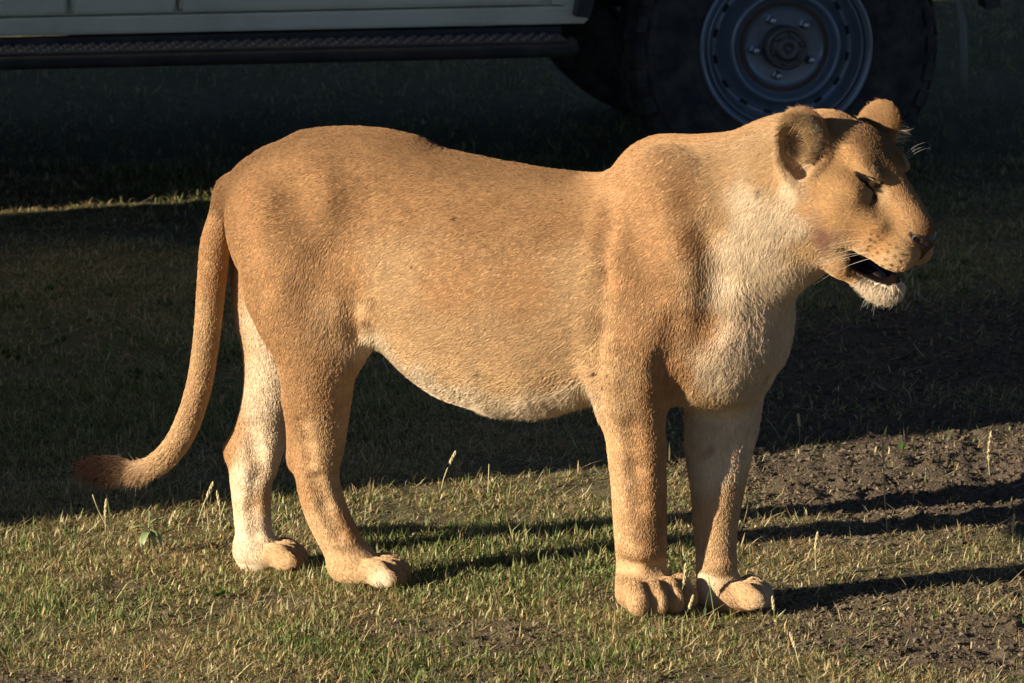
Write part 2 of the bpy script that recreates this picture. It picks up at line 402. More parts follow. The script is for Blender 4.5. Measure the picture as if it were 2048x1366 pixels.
# ================================================================== the lioness
YAW = math.radians(22)             # her heading: to the right and a little towards the camera
LH = np.array([math.cos(YAW), -math.sin(YAW), 0.0])       # heading
LN = np.array([math.sin(YAW), math.cos(YAW), 0.0])        # to her far side
C0 = 0.075
def pl(u, v, lat=0.0):
    """point of the lengthwise plane, lat metres to the far side of her middle"""
    d = ray(u, v); t = (C0 + lat - CAM @ LN) / (d @ LN); return CAM + d * t

PR = []                            # the shapes her body is blended from
def _n(v): return v / np.linalg.norm(v)
def add(fn, c, r, k, mode=1): PR.append((fn, np.asarray(c, float), float(r), k, mode))
def cone(a, ra, b, rb, k=0.03, q=1.0, ax=None, mode=1):
    """tapered capsule; q squashes (or widens) it along the axis ax"""
    a = np.asarray(a, float); b = np.asarray(b, float); ax = LN if ax is None else _n(np.asarray(ax, float))
    m = (a + b) / 2
    ba = b - a
    W = (np.eye(3) - np.outer(ax, ax) * (1 - 1 / q)).astype(np.float32)
    bq = (W @ ba).astype(np.float32); L = float(bq @ bq); af = a.astype(np.float32)
    rr = ra - rb; a2 = L - rr * rr; il = 1.0 / L; sg = float(np.sign(rr))
    def tube_(p):                                        # even thickness: the short way
        pa = (p - af) @ W
        t = np.clip(pa @ bq * np.float32(il), 0, 1)
        pa -= t[:, None] * bq
        return (np.sqrt(np.einsum('ij,ij->i', pa, pa)) - np.float32(ra)) * np.float32(min(1.0, q))
    def fn(p):
        pa = (p - af) @ W
        y = pa @ bq; z = y - L
        x = pa[:, 0] * L - bq[0] * y; v = pa[:, 1] * L - bq[1] * y; w = pa[:, 2] * L - bq[2] * y
        x2 = x * x + v * v + w * w; y2 = y * y * L; z2 = z * z * L
        kk = sg * rr * rr * x2
        d = (np.sqrt(x2 * max(a2, 1e-9) * il) + y * rr) * il - ra
        m1 = np.sign(z) * a2 * z2 > kk
        m2 = ~m1 & (np.sign(y) * a2 * y2 < kk)
        d = np.where(m1, np.sqrt(x2 + z2) * il - rb, np.where(m2, np.sqrt(x2 + y2) * il - ra, d))
        return (d * min(1.0, q)).astype(np.float32)
    if abs(rr) < 1e-6: fn = tube_
    add(fn, m, np.linalg.norm(ba) / 2 + max(ra, rb) * max(1, q) + k + 0.03, k, mode)
def chain(pts, k=0.03, q=1.0, mode=1):
    """a row of tapered capsules as one shape"""
    global PR
    keep = PR; PR = []
    if len(pts) > 3:                                   # run a smooth curve through the given places
        X = np.array([np.append(p, r) for p, r in pts]); X = np.vstack([2 * X[0] - X[1], X, 2 * X[-1] - X[-2]]); o = []
        for i in range(1, len(X) - 2):
            for t in (0, 1 / 3, 2 / 3):
                o.append(.5 * (2 * X[i] + (X[i + 1] - X[i - 1]) * t + (2 * X[i - 1] - 5 * X[i] + 4 * X[i + 1] - X[i + 2]) * t * t + (3 * X[i] - X[i - 1] - 3 * X[i + 1] + X[i + 2]) * t ** 3))
        o.append(X[-2]); pts = [(q[:3], q[3]) for q in o]
    for (a, ra), (b, rb) in zip(pts[:-1], pts[1:]): cone(a, ra, b, rb, k, q)
    seg = PR; PR = keep
    sc = np.array([g[1] for g in seg]); sr = np.array([g[2] for g in seg]) + .015
    def fn(p):
        lo, hi = p.min(0), p.max(0); gap = np.maximum(np.maximum(lo - sc, sc - hi), 0)
        d = np.full(len(p), .5, np.float32)
        for i in np.nonzero((gap * gap).sum(1) < sr ** 2)[0]: d = np.minimum(d, seg[i][0](p))
        return d
    c = np.array([p for p, r in pts]); m = (c.min(0) + c.max(0)) / 2
    add(fn, m, max(np.linalg.norm(p - m) + r for p, r in pts) * max(1, q) + k + .03, k, mode)
def ell(c, r, R=None, k=0.03, mode=1):
    c = np.asarray(c, float); r = np.asarray(r, float)
    R = np.stack([LH, LN, [0, 0, 1]]) if R is None else R          # rows: the axes
    M1 = (R.T / r).astype(np.float32); M2 = (R.T / r ** 2).astype(np.float32); cf = c.astype(np.float32)
    def fn(p):
        d = p - cf
        q = d @ M1; k0 = np.sqrt(np.einsum('ij,ij->i', q, q))
        q = d @ M2; k1 = np.sqrt(np.einsum('ij,ij->i', q, q)) + 1e-6
        return k0 * (k0 - 1) / k1
    add(fn, c, r.max() + k + 0.03, k, mode)
def axes(fwd, up=(0, 0, 1)):
    f = _n(np.asarray(fwd, float)); s = _n(np.cross(np.asarray(up, float), f)); return np.stack([f, s, np.cross(f, s)])

# torso: top, bottom, half width along the spine
ST = [(505, 345, 560, .080), (560, 296, 590, .110), (630, 262, 610, .132), (700, 254, 600, .146), (770, 258, 684, .158), (830, 276, 758, .166),
      (900, 297, 803, .176), (1000, 318, 828, .186), (1100, 335, 832, .184), (1190, 343, 808, .172), (1270, 334, 795, .158),
      (1350, 330, 792, .142), (1430, 360, 788, .126), (1500, 430, 770, .105), (1545, 520, 720, .070)]
_sa, _st, _sb, _sw = [], [], [], []
for u, vt, vb, w in ST:
    T = pl(u, vt); B = pl(u, vb)
    _sa.append((T @ LH + B @ LH) / 2); _st.append(T[2]); _sb.append(B[2]); _sw.append(w)
_sa = np.array(_sa)
_fine = np.linspace(_sa[0], _sa[-1], 300)
def _smooth(y):
    y = np.interp(_fine, _sa, y); yp = np.pad(y, 14, mode='reflect', reflect_type='odd')
    return np.convolve(yp, np.hanning(29) / np.hanning(29).sum(), 'valid')
_ft, _fb, _fw = _smooth(_st), _smooth(_sb), _smooth(_sw)
def torso(p):
    a = p @ LH; ac = np.clip(a, _fine[0], _fine[-1]); da = np.abs(a - ac)
    t = np.interp(ac, _fine, _ft); b = np.interp(ac, _fine, _fb); w = np.interp(ac, _fine, _fw)
    h = (t - b) / 2; z = p[:, 2] - (t + b) / 2; y = p @ LN - C0
    zz = z / h
    w = w * (1 - 0.10 * np.clip(zz, -1, 1))          # a little heavier below
    k0 = np.sqrt((y / w) ** 2 + zz ** 2) + 1e-9; k1 = np.sqrt((y / w ** 2) ** 2 + (z / h ** 2) ** 2) + 1e-9
    d = k0 * (k0 - 1) / k1
    return np.where(da > 0, np.sqrt(np.maximum(d, 0) ** 2 + da ** 2) + np.minimum(d, 0) * 0, d)
add(torso, pl(1000, 560), 1.0, 0.02)

# rump and haunches
ell(pl(535, 430, 0), (.070, .100, .100), k=.07)
for s in (-1, 1):
    ell(pl(600, 430, .078 * s), (.125, .080, .125), k=.06)
cone(pl(610, 305, 0), .030, pl(820, 315, 0), .018, .07)
# near hind leg
chain([(pl(572, 450, -.085), 0.1003), (pl(588, 580, -.090), 0.1023), (pl(628, 690, -.090), 0.0853), (pl(634, 760, -.078), 0.0763), (pl(639, 830, -.066), 0.0623),
       (pl(640, 885, -.058), 0.0533), (pl(634, 940, -.052), 0.0483), (pl(640, 985, -.050), 0.0473), (pl(655, 1030, -.048), 0.0473),
       (pl(680, 1080, -.046), 0.0463), (pl(703, 1122, -.044), 0.0473)], .03, 0.9)
ell(pl(668, 500, -.112), (.065, .045, .095), k=.07)
cone(pl(690, 560, -.10), .060, pl(678, 680, -.085), .050, .05, .8)        # front of the thigh
cone(pl(725, 590, -.08), .055, pl(700, 660, -.075), .040, .05, .7)        # fold of the flank
cone(pl(592, 925, -.048), .020, pl(612, 870, -.052), .020, .025)          # point of the hock
cone(pl(596, 900, -.048), .020, pl(590, 800, -.07), .024, .03)            # tendon above it
# far hind leg
chain([(pl(560, 440, .085), 0.1023), (pl(562, 600, .085), 0.1023), (pl(560, 690, .080), 0.0803), (pl(545, 770, .076), 0.0623), (pl(528, 835, .072), 0.0543),
       (pl(513, 895, .068), 0.0503), (pl(504, 950, .066), 0.0473), (pl(503, 1000, .064), 0.0433), (pl(507, 1060, .062), 0.0413),
       (pl(513, 1105, .060), 0.0423), (pl(512, 1122, .060), 0.0403)], .03, 0.9)
cone(pl(466, 902, .066), .018, pl(505, 850, .072), .022, .03)
cone(pl(470, 898, .066), .018, pl(495, 960, .066), .020, .03)
cone(pl(545, 880, .068), .026, pl(530, 930, .066), .022, .03)
# shoulders and forelegs
ell(pl(1335, 470, -.088), (.110, .055, .175), k=.06)
ell(pl(1335, 470, .088), (.110, .055, .175), k=.06)
cone(pl(1290, 345, -.025), .042, pl(1310, 338, .025), .042, .06)            # withers
cone(pl(1320, 560, -.09), .085, pl(1270, 720, -.105), .072, .06, .85)
cone(pl(1395, 600, -.075), .070, pl(1300, 740, -.095), .060, .06, .85)    # upper arm
chain([(pl(1268, 700, -.105), 0.0763), (pl(1266, 790, -.095), 0.0683), (pl(1270, 871, -.083), 0.0623), (pl(1277, 973, -.068), 0.0583),
       (pl(1280, 1042, -.060), 0.0573), (pl(1282, 1100, -.054), 0.0543), (pl(1283, 1140, -.051), 0.0543)], .03, .85)
cone(pl(1225, 740, -.105), .035, pl(1240, 820, -.098), .035, .04)         # elbow
chain([(pl(1400, 560, .09), 0.0968), (pl(1440, 740, .080), 0.0838), (pl(1446, 821, .066), 0.0788), (pl(1438, 890, .057), 0.0718), (pl(1435, 973, .048), 0.0583),
       (pl(1431, 1042, .042), 0.0493), (pl(1432, 1093, .034), 0.0453), (pl(1434, 1148, .028), 0.0453), (pl(1440, 1178, .024), 0.0463)], .03, .85)
# chest
ell(pl(1465, 640, .0), (.105, .115, .15), k=.07)
ell(pl(1420, 745, .0), (.10, .085, .055), k=.05)
# neck
chain([(pl(1370, 430, 0), .145), (pl(1470, 418, -.01), .140), (pl(1560, 405, -.03), .132)], .05, .80)
cone(pl(1330, 345, 0), .048, pl(1560, 325, -.04), .045, .06)              # crest of the neck
cone(pl(1470, 520, -.02), .11, pl(1600, 455, -.045), .090, .06, .8)        # throat
# tail
TAIL = [(468, 385, .030), (446, 425, .029), (432, 480, .0330), (427, 525, .0335), (422, 580, .0320), (413, 676, .0300), (398, 772, .0290), (373, 850, .0290), (342, 902, .0275),
        (305, 932, .0240), (268, 940, .021), (235, 937, .022), (208, 935, .020), (186, 933, .011)]
tp = [(pl(u, v, .0), r) for u, v, r in TAIL]
chain(tp, .012)
cone(pl(545, 350, 0), .05, pl(468, 385, 0), .030, .05)

# paws
TOE_SHADE = []
def paw(heel, heading, L, W, H, k=.022, spread=.16, lift=0.0, toes=4, tk=.005):
    """heel: ground point under the back of the paw; heading in degrees, 0 = right, negative = towards the camera"""
    h = math.radians(heading); f = np.array([math.cos(h), math.sin(h), 0]); s = np.array([-math.sin(h), math.cos(h), 0])
    heel = np.asarray(heel, float)
    up = np.array([0, 0, 1.0])
    R = np.stack([f, s, up])
    ell(heel + f * L * .40 + up * H * .46, (L * .46, W * .46, H * .50), R, k)
    ell(heel + f * L * .22 + up * H * .70, (L * .26, W * .34, H * .45), R, k)          # instep
    for i in range(toes):
        t = (i - (toes - 1) / 2) / ((toes - 1) / 2)          # -1 .. 1
        reach = L * (.76 - .09 * t * t)
        base = heel + f * reach + s * t * W * .34
        a = t * spread; tf = f * math.cos(a) + s * math.sin(a)
        Rt = np.stack([tf, np.cross(up, tf), up])
        ell(base + up * (H * .40 + lift), (L * .23, W * .155, H * .41), Rt, tk)
        ell(base - tf * L * .10 + up * (H * .66 + lift * .7), (L * .20, W * .145, H * .34), Rt, tk + .003)
    for i in range(toes - 1):                                  # furrows between the toes
        t = (i + .5 - (toes - 1) / 2) / ((toes - 1) / 2); a = t * spread; tf = f * math.cos(a) + s * math.sin(a)
        q = heel + s * t * W * .34
        p1, p2, p3 = q + f * L * .60 + up * (H * 1.04 + lift), q + f * L * .84 + up * (H * .82 + lift), q + f * L * .98 + up * (H * .20 + lift)
        cone(p1, .003, p2, .006, .006, mode=-1); cone(p2, .006, p3, .005, .006, mode=-1)
        TOE_SHADE.append((p1, p2)); TOE_SHADE.append((p2, p3))
def under(u, v, lat, heading, back, z=0.0):
    p = pl(u, v, lat); h = math.radians(heading); return np.array([p[0] - math.cos(h) * back, p[1] - math.sin(h) * back, z])
paw(under(697, 1130, -.044, -20, .030), -20, .165, .108, .066)
paw(under(512, 1110, .056, -16, .036, -.006), -16, .150, .098, .064)
paw(under(1284, 1130, -.051, -56, .028), -56, .138, .158, .078, spread=.22)
paw(under(1438, 1165, .024, -16, .030, -.010), -16, .146, .100, .068, lift=.010)

# ---- the head, in its own axes: x forward, y to her far side, z up
HY, HP, HRO = math.radians(-36), math.radians(-17), math.radians(7.2)
HF = np.array([math.cos(HY) * math.cos(HP), math.sin(HY) * math.cos(HP), math.sin(HP)])
HS = np.array([-math.sin(HY), math.cos(HY), 0.0])
_rx = np.array([[1, 0, 0], [0, math.cos(HRO), -math.sin(HRO)], [0, math.sin(HRO), math.cos(HRO)]])
HF, HS = _rx @ HF, _rx @ HS                                   # head cocked a little
HU = np.cross(HF, HS)
HR = np.stack([HF, HS, HU])
HO = pl(1690, 340, -.055)
def hp(x, y, z): return HO + HF * x + HS * y + HU * z
def hell(x, y, z, r, k=.02, tilt=0.0, mode=1, yaw=0.0):
    for s in ((1, -1) if abs(y) > 1e-6 else (1,)):
        ct, st_ = math.cos(tilt), math.sin(tilt)
        f = HF * ct + HU * st_; u = -HF * st_ + HU * ct
        sd_ = HS
        if yaw:
            cy, sy = math.cos(yaw * s), math.sin(yaw * s)
            f, sd_ = f * cy + HS * sy, HS * cy - f * sy
        ell(hp(x, y * s, z), r, np.stack([f, sd_, u]), k, mode)
def hcone(a, ra, b, rb, k=.02, q=1.0, mode=1):
    for s in ((1, -1) if abs(a[1]) + abs(b[1]) > 1e-6 else (1,)):
        cone(hp(a[0], a[1] * s, a[2]), ra, hp(b[0], b[1] * s, b[2]), rb, k, q, HS, mode)
hell(-.03, 0, .012, (.105, .090, .085), .04)                   # skull
hell(.045, 0, .056, (.062, .064, .038), .03, -.45)             # forehead
hcone((.085, 0, .034), .032, (.188, 0, -.026), .027, .02, 1.05)      # bridge of the nose
hcone((.080, 0, -.034), .066, (.165, 0, -.066), .047, .03, .92)      # upper jaw
hcone((.070, .048, -.078), .036, (.150, .032, -.088), .034, .025)    # upper lips
hell(.166, .029, -.084, (.046, .035, .039), .016, -.05)        # whisker pads
hell(.192, 0, -.042, (.022, .026, .024), .014)                 # tip of the nose
hell(.010, .066, -.055, (.082, .042, .082), .03, -.2)          # cheeks
hcone((-.02, .088, -.012), .026, (.070, .068, .004), .020, .025)     # cheek bones
hell(.078, .048, .049, (.032, .022, .014), .018, -.35)         # brows
hcone((.055, .064, -.022), .030, (.120, .048, -.048), .024, .03)     # under the eyes
hcone((-.01, .045, -.118), .044, (.070, .040, -.148), .032, .03)     # lower jaw
hcone((.070, .034, -.154), .030, (.130, .014, -.170), .028, .02)
hell(.152, 0, -.172, (.036, .036, .031), .02)                  # chin
hcone((-.12, 0, -.05), .095, (-.05, 0, -.03), .09, .05, .85)
hell(.095, .0745, .029, (.024, .014, .011), .012, -.35, -1)     # eye sockets
hell(.138, 0, -.134, (.044, .075, .018), .006, .02, -1)        # the open mouth
hell(.185, 0, -.131, (.050, .060, .009), .006, -.10, -1)
# ears: a cup cut out of a rounded leaf
def ear(s, c, out, fwd_, up_, lean=-.15, w=1.0):
    n = _n(HS * s * out + HF * fwd_ + HU * .10)                 # where its opening faces
    upv = _n(HU * 1.0 + HS * s * up_ + HF * lean); upv = _n(upv - n * (upv @ n))
    sd_ = np.cross(upv, n)
    R = np.stack([n, sd_, upv])
    c = hp(c[0], c[1] * s, c[2])
    ell(c, (.026, .056 * w, .064), R, .018)
    ell(c - upv * .045, (.034, .046, .036), R, .03)
    ell(c + n * .020 + upv * .000, (.027, .046, .054), R, .005, -1)
    ell(c + n * .016 - upv * .040, (.020, .022, .030), R, .008, -1)
    return c, n, upv, sd_
EAR_N = ear(-1, (-.057, .088, .059), .85, .45, .35, -.15, .94)
EAR_F = ear(1, (-.010, .104, .060), .98, .05, .30, .30, .86)

INSET = 0.005                      # room for the coat
_PC = None
def sdf(p):
    global _PC
    if _PC is None: _PC = (np.array([x[1] for x in PR]), np.array([x[2] for x in PR]))
    p = np.asarray(p, np.float32); out = np.empty(len(p), np.float32)
    for s0 in range(0, len(p), 6000):
        q = p[s0:s0 + 6000]
        lo, hi = q.min(0), q.max(0)
        gap = np.maximum(np.maximum(lo - _PC[0], _PC[0] - hi), 0)
        use = np.nonzero((gap * gap).sum(1) < (_PC[1] + .015) ** 2)[0]
        d = np.full(len(q), 0.5, np.float32)
        for i in use:
            fn, _, _, k, mode = PR[i]
            di = fn(q)
            if mode < 0:
                di = -di; h = np.maximum(k - np.abs(d - di), 0) / k; d = np.maximum(d, di) + h * h * (k * .25)
            else:
                h = np.maximum(k - np.abs(d - di), 0) / k; d = np.minimum(d, di) - h * h * (k * .25)
        out[s0:s0 + 6000] = d
    return out + INSET
def grad(p, e=.0015):
    g = np.stack([sdf(p + np.eye(3)[i] * e) - sdf(p - np.eye(3)[i] * e) for i in range(3)], 1)
    return g / (np.linalg.norm(g, axis=1, keepdims=True) + 1e-9), np.linalg.norm(g, axis=1) / (2 * e)

# ---- relief of the skin: folds, tendons and bones placed on the surface itself
def skin(pts):
    """where the lines of sight through these picture points meet her"""
    D_ = np.array([_n(ray(u, v)) for u, v in pts]); t = np.full(len(pts), 13.9)
    for _ in range(130):
        e = sdf(CAM + D_ * t[:, None]).astype(float); t = t + np.where(e > .0006, np.clip(e * .7, .0004, .022), 0)
    return CAM + D_ * t[:, None]
def relief(pts, r, depth, k, mode):
    """mode -1 a groove, 1 a ridge; depth: how far it cuts in or stands out"""
    return [(pts, r, depth * .8, k, mode)]
_rel = []
_rel += relief([(1228, 385), (1214, 470), (1203, 560), (1195, 660), (1194, 740), (1203, 800)], .016, .0040, .022, -1)       # fold behind the shoulder
_rel += relief([(1200, 430), (1188, 540), (1178, 650), (1176, 740)], .020, .003, .030, 1)
_rel += relief([(1300, 320), (1335, 400), (1375, 490), (1405, 570)], .022, .004, .045, 1)                                  # spine of the shoulder blade
_rel += relief([(1262, 400), (1285, 490), (1300, 580)], .030, .0025, .05, -1)
_rel += relief([(1420, 470), (1432, 560), (1420, 640), (1385, 700)], .022, .0055, .035, -1)                                 # between neck and shoulder
_rel += relief([(1350, 650), (1335, 730), (1338, 800)], .018, .007, .030, -1)                                              # front of the upper arm
_rel += relief([(1228, 700), (1222, 760), (1232, 820)], .020, .006, .025, 1)                                               # elbow
_rel += relief([(692, 430), (668, 500), (652, 570)], .040, .0030, .06, -1)                                                  # hollow of the thigh
_rel += relief([(700, 560), (706, 620), (722, 664)], .016, .006, .022, -1)                                                 # flank fold
_rel += relief([(742, 600), (730, 640), (738, 680)], .014, .005, .020, 1)
_rel += relief([(560, 330), (600, 380), (610, 440)], .030, .003, .05, -1)                                                  # hip
_rel += relief([(480, 420), (500, 500), (520, 580)], .022, .0025, .04, -1)
_rel += relief([(604, 850), (612, 890), (618, 925)], .011, .006, .014, -1)                                                 # hollow before the heel tendon
_rel += relief([(632, 960), (650, 1015), (676, 1070)], .010, .004, .014, -1)
_rel += relief([(690, 830), (680, 890), (672, 935)], .014, .004, .018, 1)
_rel += relief([(500, 860), (510, 900), (520, 950)], .012, .006, .016, -1)
_rel += relief([(510, 960), (505, 1020), (510, 1070)], .010, .003, .014, -1)
_rel += relief([(1262, 860), (1272, 940), (1278, 1010)], .014, .003, .02, -1)
_rel += relief([(1310, 830), (1318, 900), (1316, 980)], .018, .004, .03, 1)
_rel += relief([(1240, 1095), (1285, 1112), (1325, 1100)], .014, .005, .020, 1)                                            # wrists
_rel += relief([(1238, 1128), (1285, 1140), (1330, 1130)], .010, .004, .014, -1)
_rel += relief([(1402, 1130), (1435, 1140), (1462, 1128)], .012, .005, .018, 1)
_all = [q for g in _rel for q in g[0]]
_S = skin(_all); _g = grad(_S.astype(np.float32), .004)[0]; _o = 0
for pts, r, depth, k, mode in _rel:
    n = len(pts); off = (r - depth + k * .25) * (-mode)
    P_ = _S[_o:_o + n] + _g[_o:_o + n] * off; _o += n
    for a_, b_ in zip(P_[:-1], P_[1:]): cone(a_, r, b_, r, k, mode=mode)
def hl_(u, v):
    p = _H[(u, v)] - HO; return np.array((p @ HF, p @ HS, p @ HU))
_EQ = ((1713, 345), (1731, 351), (1749, 357), (1766, 367)); _LQ = ((1715, 350), (1728, 366), (1746, 379), (1764, 384))
_IQ = ((1722, 351), (1736, 358), (1750, 364), (1762, 373)); _JQ = ((1727, 359), (1740, 368), (1756, 377)); _TQ = ((1753, 383), (1750, 397), (1746, 412))
_hq = list(_EQ + _LQ + _IQ + _JQ + _TQ) + [(1746, 366)]
_PC = None
_H = dict(zip(_hq, skin(_hq)))
EYE, LID, INN, INB, TEA = ([hl_(*q) for q in L_] for L_ in (_EQ, _LQ, _IQ, _JQ, _TQ))
ECN = hl_(1746, 366) + np.array((-.002, .0100, -.001))
_PC = None

def mesh_sdf(vox, zmin=-.03):
    allc = np.array([c for _, c, r, _, _ in PR if r < .9]); allr = np.array([r for _, _, r, _, _ in PR if r < .9])
    lo = (allc - allr[:, None]).min(0); hi = (allc + allr[:, None]).max(0); lo[2] = max(lo[2], zmin)
    B = 6                                              # a coarse cell is B fine cells
    n = np.ceil((hi - lo) / (vox * B)).astype(int)
    ax = [lo[i] + np.arange(n[i] + 1) * vox * B for i in range(3)]
    G = np.stack(np.meshgrid(*ax, indexing='ij'), -1).reshape(-1, 3)
    dc = sdf(G).reshape(n + 1)
    near = np.abs(dc) < vox * B * 1.5
    cell = np.zeros(n, bool)
    for i in (0, 1):
        for j in (0, 1):
            for k in (0, 1):
                cell |= near[i:n[0] + i, j:n[1] + j, k:n[2] + k]
    N = n * B + 1
    D = np.repeat(np.repeat(np.repeat(dc[:-1, :-1, :-1], B, 0), B, 1), B, 2)
    D = np.pad(D, ((0, 1),) * 3, mode='edge').astype(np.float32)
    fm = np.repeat(np.repeat(np.repeat(cell, B, 0), B, 1), B, 2)
    fm2 = np.pad(fm, ((0, 1),) * 3); 
    for a in range(3): fm2 = fm2 | np.roll(fm2, 1, a)
    idx = np.nonzero(fm2)
    idx = np.stack(idx, 1)
    bk = idx // 24; key = (bk[:, 0] * 4096 + bk[:, 1]) * 4096 + bk[:, 2]
    idx = tuple(idx[np.argsort(key, kind='stable')].T)
    P = np.stack(idx, 1) * vox + lo
    vals = np.empty(len(P), np.float32)
    for s in range(0, len(P), 400000): vals[s:s + 400000] = sdf(P[s:s + 400000])
    D[idx] = vals
    # surface nets
    S = D < 0
    cs = np.zeros(N - 1, np.uint8)
    for i in (0, 1):
        for j in (0, 1):
            for k in (0, 1):
                cs += S[i:N[0] - 1 + i, j:N[1] - 1 + j, k:N[2] - 1 + k]
    act = np.nonzero((cs > 0) & (cs < 8))
    A = np.stack(act, 1)
    vid = np.full(N - 1, -1, np.int32); vid[act] = np.arange(len(A))
    acc = np.zeros((len(A), 3)); cnt = np.zeros(len(A))
    corners = [(i, j, k) for i in (0, 1) for j in (0, 1) for k in (0, 1)]
    for a in range(8):
        for b in range(a + 1, 8):
            ca, cb = np.array(corners[a]), np.array(corners[b])
            if np.abs(ca - cb).sum() != 1: continue
            da = D[tuple((A + ca).T)]; db = D[tuple((A + cb).T)]
            m = (da < 0) != (db < 0)
            t = da[m] / (da[m] - db[m])
            acc[m] += ca + t[:, None] * (cb - ca); cnt[m] += 1
    V = (A + acc / cnt[:, None]) * vox + lo
    Q = []
    for a in range(3):
        b, c = (a + 1) % 3, (a + 2) % 3
        sl0 = [slice(1, -1)] * 3; sl1 = [slice(1, -1)] * 3
        sl0[a] = slice(0, -1); sl1[a] = slice(1, None)
        s0 = S[tuple(sl0)]; s1 = S[tuple(sl1)]
        e = np.stack(np.nonzero(s0 != s1), 1)
        flip = s0[tuple(e.T)]
        e[:, b] += 1; e[:, c] += 1
        db = np.zeros(3, int); db[b] = 1; dc_ = np.zeros(3, int); dc_[c] = 1
        q = np.stack([vid[tuple((e - o).T)] for o in (db * 0, db, db + dc_, dc_)], 1)
        q[~flip] = q[~flip][:, ::-1]
        Q.append(q)
    return V, np.concatenate(Q)

V, Q = mesh_sdf(VOX)
_bk = np.floor((V - V.min(0)) / .06).astype(int); _or = np.argsort((_bk[:, 0] * 512 + _bk[:, 1]) * 512 + _bk[:, 2], kind='stable')
_d0 = np.empty(len(V)); G = np.empty((len(V), 3)); _vs = V[_or]; _s0 = sdf(_vs); _d0[_or] = _s0
G[_or] = np.stack([sdf(_vs + np.eye(3)[i] * .002) - _s0 for i in range(3)], 1) / .002
gl = np.linalg.norm(G, axis=1); G /= gl[:, None] + 1e-9
V = V - G * (np.clip(_d0, -.003, .003) / np.clip(gl, .4, 2))[:, None]
E2 = np.concatenate([Q[:, [0, 1]], Q[:, [1, 2]], Q[:, [2, 3]], Q[:, [3, 0]]]); E2 = np.unique(np.sort(E2, 1), axis=0)
deg = np.bincount(E2.ravel(), minlength=len(V)).astype(float)
_soft = np.where((np.linalg.norm(V - HO, axis=1) < .25) | (V[:, 2] < .09), .15, .6)[:, None]
for _ in range(4):
    av = np.stack([np.bincount(E2[:, 0], V[E2[:, 1], c], len(V)) + np.bincount(E2[:, 1], V[E2[:, 0], c], len(V)) for c in range(3)], 1) / deg[:, None]
    V = V + (av - V) * _soft
NV = G.astype(float)                                    # her skin's normals
for _ in range(3):
    NV = NV + np.stack([np.bincount(E2[:, 0], NV[E2[:, 1], c], len(V)) + np.bincount(E2[:, 1], NV[E2[:, 0], c], len(V)) for c in range(3)], 1) / deg[:, None]
    NV /= np.linalg.norm(NV, axis=1, keepdims=True)

